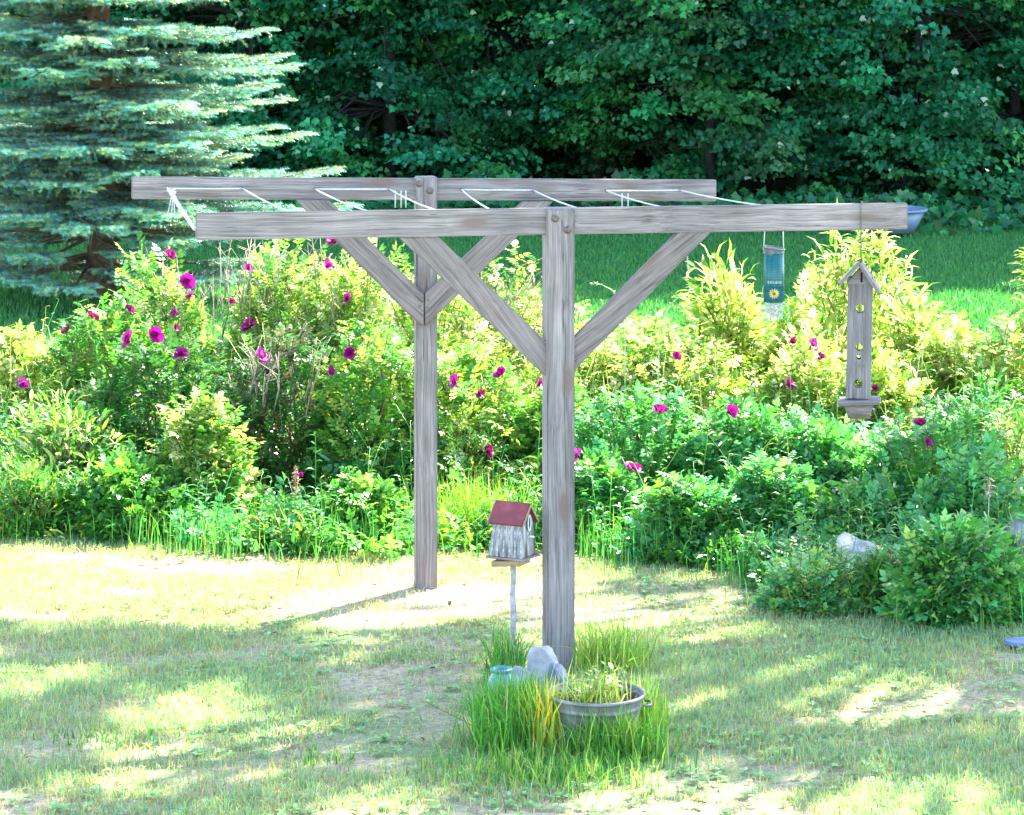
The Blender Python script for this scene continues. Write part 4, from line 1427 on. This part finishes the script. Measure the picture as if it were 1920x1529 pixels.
for px, py, sz in BL:
    far = W(px, py, 30)
    dv = (far - eye).normalized()
    o_ = W(px, py, 18.9)
    hitd = None
    hit, loc, nor, idx, ob, mt = sc.ray_cast(dg, o_, dv, distance=6.0)
    best = loc.y if hit else 99.0
    for q in range(10):
        ex, ey = px + sz * 0.5 * math.cos(q * 0.628), py + sz * 0.5 * math.sin(q * 0.628)
        d2 = (W(ex, ey, 30) - eye).normalized()
        h2, l2, *_ = sc.ray_cast(dg, W(ex, ey, 18.9), d2, distance=6.0)
        if h2:
            best = min(best, l2.y + 0.02)
    loc = W(px, py, best if best < 90 else 21.5)
    # owner: the rose bush nearest to the hit, by dome distance
    own = min(rose_objs, key=lambda b: math.hypot(b.location.x - loc.x, (b.location.y - loc.y)))
    rad_ = sz * rng.uniform(0.50, 0.64) * loc.y / F
    p = loc - dv * 0.045
    kx = int(rng.choice([0, 0, 0, 1, 2, 3, 3]))
    ob = protos[kx]
    if kx in used_protos:
        ob = ob.copy()
        COL.objects.link(ob)
    used_protos.add(kx)
    ob.parent = own
    face = Vector((rng.normal(0, 0.7), -0.6, 0.6 + rng.normal(0, 0.35))).normalized()
    q = face.to_track_quat('Z', 'Y').to_matrix().to_4x4() @ Matrix.Rotation(rng.uniform(0, 6.28), 4, 'Z') @ Matrix.Diagonal((rad_ * rng.uniform(0.85, 1.15), rad_ * rng.uniform(0.6, 1.0), rad_ * rng.uniform(0.7, 1.2), 1))
    q.translation = p - own.location
    ob.matrix_local = q

# ------------------------------------------------------------------ lawn grass
rng = np.random.default_rng(8)
acc = Acc()
N = 420000
Y0 = 11.5 + (20.2 - 11.5) * rng.uniform(0, 1, N) ** 0.85
X0 = rng.uniform(-1, 1, N) * (Y0 * 0.17 + 0.9)
pat = 0.45 * vnoise(X0, Y0 * 1.6, 0.8, 1) + 0.4 * vnoise(X0, Y0 * 1.6, 1.9, 2) + 0.15 * vnoise(X0, Y0, 7.0, 3)
pxx, pyy = to_px(np.stack([X0, Y0, np.zeros(N)], 1))
edge = pyy - bed_front(pxx)
keep = (rng.uniform(0, 1, N) < np.clip((pat - 0.35) * 4.4 + 0.9 * vnoise(X0, Y0, 1.5, 66) * (Y0 > 17.0) * (X0 < 0), 0.13, 1)) & (edge > -30)
keep &= np.hypot(X0 - tcx, Y0 - td) > rt + 0.01
X0, Y0, pat = X0[keep], Y0[keep], pat[keep]
n = len(X0)
gr = tints(rng, n, [(0.34, 0.42, 0.20), (0.22, 0.38, 0.17), (0.30, 0.45, 0.18), (0.17, 0.35, 0.20), (0.38, 0.48, 0.20), (0.26, 0.40, 0.28)])
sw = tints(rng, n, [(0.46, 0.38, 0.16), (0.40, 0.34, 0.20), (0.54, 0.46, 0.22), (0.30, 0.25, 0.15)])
dry = rng.uniform(0, 1, n) < np.clip(1.45 - pat * 2.1 + 0.4 * vnoise(X0, Y0, 1.2, 67) * (Y0 > 17.2) * (X0 < -0.3), 0.12, 0.92)  # straw-dry blades; extra share at the back left paints the strip's sunlit yellow
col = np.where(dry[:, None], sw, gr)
tuft = vnoise(X0, Y0, 9.0, 41)
H = rng.uniform(0.014, 0.05, n) * (0.5 + 0.6 * pat + 0.8 * tuft)
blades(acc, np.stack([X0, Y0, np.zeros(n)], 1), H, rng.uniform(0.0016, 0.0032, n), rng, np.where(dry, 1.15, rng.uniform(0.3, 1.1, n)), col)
tag(acc.build('lawn_grass', M['blade']), 'thin patchy lawn of green and straw coloured grass', 'grass', kind='stuff')
# small broad leaved weeds in the lawn
acc = Acc()
N = 3200
Y0 = rng.uniform(12.5, 19.5, N)
X0 = rng.uniform(-1, 1, N) * (Y0 * 0.17 + 0.6)
k = vnoise(X0, Y0, 1.6, 91) > 0.5
X0, Y0 = X0[k], Y0[k]
for x, y in zip(X0, Y0):
    m = 6
    az = np.arange(m) * 1.05 + rng.uniform(0, 6)
    dr = np.stack([np.cos(az), np.sin(az), np.full(m, 0.45)], 1)
    Xf, Yf, Zf = frames(dr, (0, 0, 1), rng, 0.2)
    acc.scatter(OVAL_T[0], OVAL_T[1], np.tile([x, y, 0.012], (m, 1)), Xf, Yf, Zf, rng.uniform(0.02, 0.05, m), tints(rng, m, [(0.16, 0.36, 0.13), (0.26, 0.42, 0.15)]))
tag(acc.build('clover', M['leaf']), 'small broad leaved weeds scattered through the lawn', 'weeds', kind='stuff')
acc = Acc()
N = 420
Y0 = rng.uniform(12.8, 19.3, N)
X0 = rng.uniform(-1, 1, N) * (Y0 * 0.17 + 0.6)
Xf, Yf, Zf = frames(rng.normal(0, 1, (N, 3)) * np.array([1, 1, 0.2]), (0, 0, 1), rng, 0.4)
acc.scatter(OVAL_T[0], OVAL_T[1], np.stack([X0, Y0, np.full(N, 0.02)], 1), Xf, Yf, Zf, rng.uniform(0.02, 0.055, N), tints(rng, N, [(0.28, 0.17, 0.09), (0.40, 0.28, 0.15), (0.20, 0.13, 0.08)]))
for x, y in zip(X0[:60], Y0[:60]):
    q = rng.uniform(0, 6.28)
    l_ = rng.uniform(0.05, 0.16)
    acc.tube([(x + 0.2, y, 0.012), (x + 0.2 + 0.5 * l_ * math.cos(q), y + 0.5 * l_ * math.sin(q), 0.025), (x + 0.2 + l_ * math.cos(q + 0.2), y + l_ * math.sin(q + 0.2), 0.014)], [0.003, 0.003, 0.0015], 5, (0.20, 0.15, 0.11))
tag(acc.build('leaf_litter', M['stem']), 'brown leaf litter and twigs scattered over the lawn', 'leaf litter', kind='stuff')
# far lawn
acc = Acc()
N = 170000
Y0 = 23.0 + (40.2 - 23.0) * rng.uniform(0, 1, N)
X0 = rng.uniform(-1, 1, N) * (Y0 * 0.17 + 1.5)
gr = tints(rng, N, [(0.042, 0.21, 0.065), (0.055, 0.25, 0.075), (0.035, 0.17, 0.055), (0.10, 0.28, 0.065)], 0.12)
blades(acc, np.stack([X0, Y0, np.zeros(N)], 1), rng.uniform(0.04, 0.09, N), rng.uniform(0.005, 0.010, N), rng, 0.4, gr)
tag(acc.build('far_grass', M['blade']), 'fresh green mown grass beyond the flower bed', 'grass', kind='stuff')

# ------------------------------------------------------------------ blue spruce
def needle_template():
    V, Fc = [], []
    rg = np.random.default_rng(1)
    for i in range(34):
        u = (i + 0.5) / 34
        q = i * 2.4
        b = np.array([u * 0.95, 0.0, 0.0])
        dirv = np.array([0.75, math.cos(q), math.sin(q) * 0.9 + 0.15])
        dirv /= np.linalg.norm(dirv)
        side = np.cross(dirv, np.array([rg.normal(), rg.normal(), rg.normal()]))
        side /= np.linalg.norm(side)
        n0 = len(V)
        V += [tuple(b - side * 0.024), tuple(b + side * 0.024), tuple(b + dirv * 0.22)]
        Fc.append((n0, n0 + 1, n0 + 2))
    return np.array(V), Fc


NEED_T = needle_template()


def spruce(px, base_y, hgt_, rad0, label):
    d = gd(base_y)
    x = (px - 960) * d / F
    rg = np.random.default_rng(17)
    t = thing('spruce_tree', label, 'tree', (x, d, 0))
    a = Acc()
    zz = np.linspace(-0.2, hgt_, 16)
    a.tube([(x + 0.02 * math.sin(k_), d, z) for k_, z in enumerate(zz)], np.linspace(0.17, 0.02, 16), 12, (0.13, 0.085, 0.06))
    wood, nee = Acc(), Acc()
    P, D, S, C = [], [], [], []
    z = 0.45
    while z < hgt_ - 0.3:
        nb = int(rg.integers(17, 20)) if z < 4.2 else 7
        for i in range(nb):
            az = 2 * math.pi * (i + rg.uniform(-0.35, 0.35)) / nb + z * 2.1
            zb_ = z + (rg.uniform(-0.10, 0.10) if i % 3 else rg.uniform(-0.2, 0.2))
            L = rad0 * max(0.10, (1 - z / hgt_)) ** 1.0 * (rg.uniform(0.72, 1.08) if i % 3 else rg.uniform(0.28, 0.6))
            if z < 0.9:
                L *= 0.75
            o = np.array([math.cos(az), math.sin(az), 0])
            s_ = np.array([-math.sin(az), math.cos(az), 0])
            m = 9
            u = np.linspace(0, 1, m)
            # limbs sag and lift at the tip
            zc = zb_ - 0.30 * L * u * 0.55 + 0.22 * L * u ** 3 * 0.6
            pts = np.array([x, d, 0]) + o * (u * L)[:, None] + np.array([0, 0, 1.0]) * zc[:, None] + s_ * (0.05 * L * np.sin(u * 3 + az))[:, None]
            wood.tube(pts, np.linspace(0.022, 0.005, m), 5, (0.16, 0.11, 0.08))
            bare = 0.14 if z > 0.9 else 0.5
            ns = int(L * (17 if z < 4.2 else 7)) + 3
            for k_ in range(ns):
                uu = bare + (1 - bare) * (k_ + rg.uniform(0, 1)) / ns
                c = np.array([np.interp(uu, u, pts[:, j]) for j in range(3)])
                side = 1 if k_ % 2 else -1
                sl = L * 0.34 * (1.12 - uu) * rg.uniform(0.7, 1.2) + 0.10
                dv = norm((o * rg.uniform(0.7, 1.1) + s_ * side * rg.uniform(0.6, 1.0))[None])[0] + np.array([0, 0, rg.uniform(-0.16, 0.08)])
                nt_ = max(2, int(sl / 0.10))
                for j in range(nt_):
                    p = c + dv * sl * (j / nt_)
                    P.append(p)
                    D.append(dv + np.array([0, 0, 0.10]))
                    S.append(rg.uniform(0.13, 0.19))
                    C.append((0.45 + 0.75 * (j / nt_)) * (0.32 + 0.9 * uu))  # pale new tips; inner needles darkened to paint shade between the tiers
                    if rg.uniform() < 0.2:
                        P.append(p)
                        D.append(dv * 0.5 + np.array([rg.normal(0, 0.3), rg.normal(0, 0.3), -0.55]))
                        S.append(rg.uniform(0.10, 0.16))
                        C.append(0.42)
                    if j:
                        for sg in (-1, 1):
                            P.append(p)
                            D.append(dv * 0.7 + sg * 0.75 * np.array([-dv[1], dv[0], 0]) + np.array([0, 0, rg.uniform(-0.1, 0.15)]))
                            S.append(rg.uniform(0.11, 0.17))
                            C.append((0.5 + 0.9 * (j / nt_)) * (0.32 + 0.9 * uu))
                wood.tube([c, c + dv * sl * 0.9], [0.005, 0.002], 4, (0.17, 0.12, 0.09), cap=False)
            if z < 1.3:   # bare dead twigs inside the skirt
                for k_ in range(7):
                    uu = rg.uniform(0.1, 0.8)
                    c = np.array([np.interp(uu, u, pts[:, j]) for j in range(3)])
                    wood.tube([c, c + np.array([rg.normal(0, 0.15), rg.normal(0, 0.15), rg.uniform(-0.3, 0.1)])], [0.005, 0.002], 4, (0.24, 0.18, 0.12), cap=False)
        z += rg.uniform(0.34, 0.40) if z < 4.2 else 0.5
    P, D, S, C = np.array(P), np.array(D), np.array(S), np.array(C)
    X, Y, Z = frames(D, (0, 0, 1), rg, 0.1)
    base = tints(rg, len(P), [(0.17, 0.48, 0.42), (0.22, 0.48, 0.30), (0.28, 0.56, 0.50), (0.44, 0.60, 0.28)], 0.12)
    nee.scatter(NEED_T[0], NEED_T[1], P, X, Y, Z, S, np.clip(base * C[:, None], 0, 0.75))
    a.build('trunk', M['bark'], t, True)
    wood.build('branches', M['bark'], t)
    nee.build('needles', M['needle'], t)
    return t


spruce(188, 565, 10.5, 2.72, 'blue green spruce with layered flat branches at the left')

# ------------------------------------------------------------------ woods
FOREST = [(0.016, 0.155, 0.058), (0.024, 0.195, 0.070), (0.010, 0.12, 0.052), (0.048, 0.25, 0.068)]
DARK = [(1110, 240, 110, 110), (1290, 190, 55, 130), (1850, 90, 90, 110), (1800, 340, 140, 70), (1560, 320, 120, 45), (760, 330, 110, 40), (640, 60, 50, 70), (1420, 330, 60, 60)]
GAPS = [(905, 30, 1000, 96), (1140, 40, 1215, 80)]


def hidden_by_gap(P, rg):
    x, y = to_px(P)
    g_ = np.zeros(len(P), bool)
    for a, b, c, e in GAPS:
        g_ |= (x > a) & (x < c) & (y > b) & (y < e)
    return g_ & (rg.uniform(0, 1, len(P)) < 0.85)


def forest_tree(name, label, x, d, r, h, seed, low=0.5, nclump=60, pal=FOREST, group='trees of the dark wood', cut=True, upn=2600, gap=True):
    rg = np.random.default_rng(seed)
    t = thing(name, label, 'tree', (x, d, 0), group)
    a = Acc()
    zz = np.linspace(-0.2, h * 0.9, 12)
    px_ = x + np.cumsum(rg.normal(0, 0.06, 12))
    tr = np.linspace(0.03 + 0.004 * h, 0.025, 12)
    a.tube([(px_[i], d, zz[i]) for i in range(12)], tr, 10, (0.035, 0.036, 0.032))
    lv = Acc()
    # boughs: limbs that reach out and droop, each carrying layered sprays of leaves
    ps, ds, ss, ups, tc_ = [], [], [], [], []
    pal_a = np.asarray(pal)
    for i in range(nclump):
        z0 = low + rg.uniform(0, 1) ** 0.9 * 4.4
        az = rg.uniform(0, 2 * math.pi)
        rr = r * rg.uniform(0.45, 1.12)
        o = np.array([math.cos(az), math.sin(az), 0])
        s_ = np.array([-math.sin(az), math.cos(az), 0])
        c = np.array([x, d, z0]) + o * rr
        qx, qy = to_px(c)
        dk = max([0] + [1.2 - math.hypot((qx - a_) / b_, (qy - c_) / e_) for a_, c_, b_, e_ in DARK])
        if rg.uniform() < dk * 0.75:
            continue
        k_ = int(np.argmin(abs(zz - (z0 + 0.5))))
        root = np.array([px_[k_], d, zz[k_]])
        a.tube([root, c * 0.55 + root * 0.45 + np.array([0, 0, 0.22]), c - np.array([0, 0, 0.05])], [0.03, 0.018, 0.005], 5, (0.035, 0.036, 0.032), cap=False)
        bright = rg.choice([0.55, 0.8, 1.0, 1.25, 1.7], p=[0.25, 0.25, 0.25, 0.15, 0.10])
        hue = pal_a[rg.integers(0, len(pal_a))]
        L = rg.uniform(0.45, 0.95)
        for j in range(rg.integers(6, 11)):
            u = rg.uniform(-0.6, 1.0)
            cc_ = c + o * u * L * 0.7 + s_ * rg.normal(0, 0.38) * L + np.array([0, 0, -0.34 * max(u, 0) ** 1.5 * L + rg.normal(0, 0.10)])
            n_ = rg.integers(21, 36)
            q = rg.normal(0, 1, (n_, 2)) * 0.20 * L
            p = cc_ + o * q[:, :1] + s_ * q[:, 1:] + np.array([0, 0, 1.0]) * (rg.normal(0, 0.03, (n_, 1)) - 0.35 * np.hypot(q[:, :1], q[:, 1:]))
            ps.append(p)
            ds.append(o * (0.5 + 2 * q[:, :1]) + s_ * q[:, 1:] * 4 + rg.normal(0, 0.35, (n_, 3)) + np.array([0, 0, -0.55]))
            ups.append(np.tile(o * 0.55 + np.array([0, 0, 0.8]), (n_, 1)))
            ss.append(rg.uniform(0.045, 0.115, n_))
            tc_.append(np.clip(hue * bright * (1 + rg.normal(0, 0.2, (n_, 1))) * (1 + rg.normal(0, 0.07, (n_, 3))), 0.004, 0.5))
    TC = np.concatenate(tc_)
    glint = rg.uniform(0, 1, len(TC)) < 0.012
    TC[glint] = np.array((0.42, 0.52, 0.34)) * rg.uniform(0.6, 1.2, (glint.sum(), 1))  # a few pale leaves paint glints into the foliage colour
    P, D, S, U = np.concatenate(ps), np.concatenate(ds), np.concatenate(ss), np.concatenate(ups)
    ok = P[:, 2] > 0.05
    if gap:
        ok &= ~hidden_by_gap(P, rg)
    P, D, S, U, TC = P[ok], D[ok], S[ok], U[ok], TC[ok]
    X, Y, Z = frames(D, U, rg, 0.6)
    lv.scatter(MAPLE_T[0], MAPLE_T[1], P, X, Y, Z, S, TC)
    # high crown
    n_ = upn
    dd_ = norm(rg.normal(0, 1, (n_, 3)))
    rr = rg.uniform(0.3, 1, n_) ** 0.5
    P = np.stack([x + dd_[:, 0] * rr * r * 1.05, d + dd_[:, 1] * rr * r * 1.05, 4.2 + (h - 4.2) * 0.5 + dd_[:, 2] * rr * (h - 4.2) * 0.5], 1)
    X, Y, Z = frames(rg.normal(0, 1, (n_, 3)) + np.array([0, 0, -0.3]), np.array([0, 0, 1.0]), rg, 0.5)
    lv.scatter(MAPLE_T[0], MAPLE_T[1], P, X, Y, Z, rg.uniform(0.3, 0.5, n_), tints(rg, n_, pal, 0.2))
    a.build('trunk', M['bark'], t, True)
    lv.build('crown', M['forest_leaf'], t)
    return t


LBL = ['dark leafy maple at the wood edge behind the spruce', 'dark maple at the wood edge just right of the spruce', 'dark maple behind the left part of the far beam',
       'dark maple above the far post, in front of the grey house', 'dark maple above the near post', 'lighter green maple behind the right brace, leafy to the top edge',
       'broad maple above the hanging teal seed tube', 'maple with drooping boughs above the hanging wooden feeder', 'dark maple at the right edge of the wood']
for i, (px, d, r, low, lab) in enumerate(zip([130, 480, 730, 930, 1120, 1330, 1500, 1690, 1900], [45, 44.5, 44.2, 45.2, 44.6, 43.4, 44.3, 43.8, 45], [2.4, 2.1, 1.9, 1.8, 1.8, 1.9, 1.9, 2.0, 2.3],
                                         [0.3, 0.3, 0.3, 0.3, 0.45, 0.5, 0.45, 0.45, 0.35], LBL)):
    forest_tree('maple_tree', lab, (px - 960) * d / F, d, r, (16.0 + (i * 37 % 5) * 0.7) if i not in (5, 6, 7) else 12.0, 500 + i, low,
                pal=FOREST if i not in (5, 6) else FOREST + [(0.05, 0.17, 0.06)], nclump=122)
# flanking trees outside the picture keep the wood continuous
for i, (x, d) in enumerate([(-10.5, 44.5), (-14.0, 46), (10.8, 44.6), (14.5, 46), (19, 47)]):
    forest_tree('maple_tree', 'maple of the wood standing beyond the picture edge', x, d, 2.6, 17, 540 + i, 0.6, 45, group='trees beyond the picture edge')
# depth of the wood behind them
rg = np.random.default_rng(61)
lv, tr = Acc(), Acc()
N = 46000
P = np.stack([rg.uniform(-16, 19, N), rg.uniform(48, 51.8, N), rg.uniform(0.1, 15, N)], 1)
P[:32000, 2] = rg.uniform(0.05, 5, 32000)
x_, y_ = to_px(P)
ok = ~(((x_ > 880) & (x_ < 1240)) & (y_ < 110) & (y_ > 10))
P = P[ok]
X, Y, Z = frames(rg.normal(0, 1, P.shape) + np.array([0, 0, -0.4]), np.array([0, -0.4, 0.8]), rg, 0.5)
lv.scatter(MAPLE_T[0], MAPLE_T[1], P, X, Y, Z, rg.uniform(0.22, 0.5, len(P)), tints(rg, len(P), FOREST, 0.2))
tag(lv.build('woods', M['forest_leaf']), 'dark mass of leaves deep in the wood', 'woods', kind='stuff')
for i in range(9):
    x, d = rg.uniform(-9, 10), rg.uniform(46.5, 49)
    tr = Acc()
    tr.tube([(x + rg.normal(0, 0.06) * k_, d, z) for k_, z in enumerate(np.linspace(-0.2, 9, 7))], np.linspace(rg.uniform(0.06, 0.16), 0.03, 7), 9, np.array((0.05, 0.048, 0.045)) * rg.uniform(0.7, 1.5))
    tag(tr.build('tree_trunk', M['bark'], None, True, origin=(x, d, 0)), 'slim bare trunk standing in the shade deep in the wood', 'tree', 'bare trunks in the wood')
# undergrowth at the foot of the wood
acc = Acc()
N = 9500
P = np.stack([rg.uniform(-12, 13, N), rg.uniform(39.4, 43.5, N) + 0.35 * rg.normal(0, 1, N), np.zeros(N)], 1)
P[:, 2] = 0.03 + 0.65 * rg.uniform(0, 1, N) * vnoise(P[:, 0], P[:, 1], 0.9, 44) ** 1.2 * np.clip((P[:, 1] - 38.8) / 1.8, 0.15, 1)
X, Y, Z = frames(rg.normal(0, 1, (N, 3)) + np.array([0, -0.3, 0.1]), np.array([0, -0.4, 0.9]), rg, 0.4)
acc.scatter(MAPLE_T[0], MAPLE_T[1], P, X, Y, Z, rg.uniform(0.09, 0.18, N), tints(rg, N, FOREST + [(0.05, 0.14, 0.05)], 0.2))
tag(acc.build('undergrowth', M['forest_leaf']), 'low dark undergrowth along the foot of the wood', 'undergrowth', kind='stuff')

# grey house glimpsed through the leaves
hd = 53.0
house = thing('house', 'grey lap sided house glimpsed through the dark leaves at the top', 'house', (1.0, hd + 3, 0))
acc = Acc()
x0, x1 = -2.2, 4.0
z = 0.0
while z < 5.0:
    acc.poly([(x0, hd - 0.012, z), (x1, hd - 0.012, z), (x1, hd, z + 0.15), (x0, hd, z + 0.15)], [(0, 1, 2, 3)])
    acc.poly([(x0, hd - 0.012, z), (x1, hd - 0.012, z), (x1, hd, z), (x0, hd, z)], [(3, 2, 1, 0)])
    z += 0.15
for (xa, ya, xb, yb) in ((x1, hd, x1, hd + 6), (x1, hd + 6, x0, hd + 6), (x0, hd + 6, x0, hd)):
    acc.poly([(xa, ya, 0), (xb, yb, 0), (xb, yb, 5.1), (xa, ya, 5.1)], [(0, 1, 2, 3)])
acc.build('wall', M['siding'], house)
acc = Acc()
acc.poly([(x0 - 0.4, hd - 0.4, 5.0), (x1 + 0.4, hd - 0.4, 5.0), (x1 + 0.4, hd + 3, 7.2), (x0 - 0.4, hd + 3, 7.2), (x1 + 0.4, hd + 6.4, 5.0), (x0 - 0.4, hd + 6.4, 5.0)],
         [(0, 1, 2, 3), (3, 2, 4, 5), (0, 3, 5), (1, 4, 2)])
acc.build('roof', M['roofing'], house)
win = bm_object('window', box_bm(0.85, 0.06, 1.2, 0.005), M['white_trim'], house, Matrix.Translation((-0.85, hd - 0.02, 2.95)))
bm_object('pane', box_bm(0.72, 0.02, 1.06, 0.0), M['window_glass'], win, Matrix.Translation((-0.85 , hd - 0.045, 2.95)))

# ------------------------------------------------------------------ shade trees out of the picture, over the lawn
LIT = [(180, 1088, 520, 98), (690, 1150, 150, 22), (880, 1090, 50, 8), (1250, 1150, 190, 40), (1420, 1265, 150, 30), (1280, 1345, 90, 35), (1720, 1500, 330, 60), (1820, 1310, 120, 24),
       (1250, 1525, 300, 25), (780, 1320, 110, 24), (60, 1275, 110, 16), (560, 1405, 130, 16), (1100, 1110, 60, 20), (1500, 1210, 120, 16), (1115, 1280, 250, 105), (150, 1480, 110, 18), (940, 1215, 50, 16), (1650, 1190, 90, 16), (330, 1330, 70, 10), (1130, 1430, 60, 14)]
shade = thing('shade_tree', 'tall spreading maple standing beyond the right picture edge', 'tree', (8.6, 25.0, 0))
rg = np.random.default_rng(71)
tk, lv = Acc(), Acc()
tk.tube([(8.6 + 0.1 * math.sin(k_), 25.0, z) for k_, z in enumerate(np.linspace(-0.2, 12.5, 10))], np.linspace(0.22, 0.05, 10), 12, (0.12, 0.10, 0.085))
N = 2300
gx_ = rg.uniform(-5.5, 6.0, N)
gy_ = rg.uniform(9.5, 18.6, N)
px_, py_ = to_px(np.stack([gx_, gy_, np.zeros(N)], 1))
w_ = np.zeros(N)
for a, b, c, e in LIT:
    w_ = np.maximum(w_, 1.25 - np.hypot((px_ - a) / (c + 36), (py_ - b) / (e + 20)))
edge = 0.5 + 0.5 * vnoise(gx_, gy_, 1.1, 13)
ok = (w_ * 1.6 < edge) & ((py_ > bed_front(px_) + 110) | (px_ > 1100))
ok &= (vnoise(gx_, gy_, 1.9, 17) > 0.42) & (vnoise(gx_, gy_, 3.6, 19) > 0.30)
gx_, gy_ = gx_[ok], gy_[ok]
S = np.array(SUN)
n = len(gx_)
hz = rg.uniform(8.5, 13.0, n)
C = np.stack([gx_, gy_, np.zeros(n)], 1) + S[None] * (hz / S[2])[:, None]
for c in C:
    k_ = 12
    p = c + rg.normal(0, 1, (k_, 3)) * np.array([0.16, 0.16, 0.07])
    X, Y, Z = frames(rg.normal(0, 1, (k_, 3)) * np.array([1, 1, 0.4]), np.array([0.2, 0.2, 1.0]), rg, 0.35)
    lv.scatter(MAPLE_T[0], MAPLE_T[1], p, X, Y, Z, rg.uniform(0.12, 0.2, k_), tints(rg, k_, FOREST + GREEN[:1], 0.2))
for c in C[::9]:
    hb = max(6.0, c[2] - 1.6)
    tk.tube([(8.6, 25.0, min(hb, 12.0)), tuple(0.5 * (c + np.array([8.6, 25.0, c[2] + 0.6]))), tuple(c)], [0.05, 0.03, 0.008], 5, (0.12, 0.10, 0.085), cap=False)
tk.build('trunk', M['bark'], shade, True)
lv.build('crown', M['forest_leaf'], shade)

# ------------------------------------------------------------------ light, sky, camera
w = bpy.data.worlds.new('World')
sc.world = w
w.use_nodes = True
nt = w.node_tree
bg = nt.nodes['Background']
sky = nt.nodes.new('ShaderNodeTexSky')
sky.sky_type = 'NISHITA'
sky.sun_disc = False
sky.sun_elevation = SUN_EL
sky.sun_rotation = SUN_AZ
nt.links.new(sky.outputs[0], bg.inputs[0])
bg.inputs[1].default_value = 0.135
ld = bpy.data.lights.new('sun', 'SUN')
ld.energy = 5.0
ld.angle = R(0.53)
ld.color = (1.0, 0.935, 0.81)
lo_ = bpy.data.objects.new('sun', ld)
COL.objects.link(lo_)
lo_.rotation_euler = (-SUN).to_track_quat('-Z', 'Y').to_euler()
lo_.location = (8, 20, 30)

cd = bpy.data.cameras.new('camera')
cam = bpy.data.objects.new('camera', cd)
COL.objects.link(cam)
cam.location = (0, 0, HC)
cam.rotation_euler = (R(90), 0, 0)
cd.sensor_width = 36
cd.sensor_fit = 'HORIZONTAL'
cd.lens = 36 * F / 1920
cd.shift_y = -(1529 / 2 - HZ) / 1920
cd.clip_start = 0.1
cd.clip_end = 900
sc.camera = cam

vs_ = sc.view_settings
vs_.view_transform = 'Standard'
vs_.look = 'None'
vs_.gamma = 1.0
vs_.exposure = 3.0
sc.render.resolution_x, sc.render.resolution_y = 1024, 815
sc.cycles.use_denoising = True
sc.cycles.max_bounces = 7
sc.cycles.diffuse_bounces = 4
sc.cycles.transmission_bounces = 5
sc.cycles.transparent_max_bounces = 8
sc.cycles.sample_clamp_indirect = 6.0
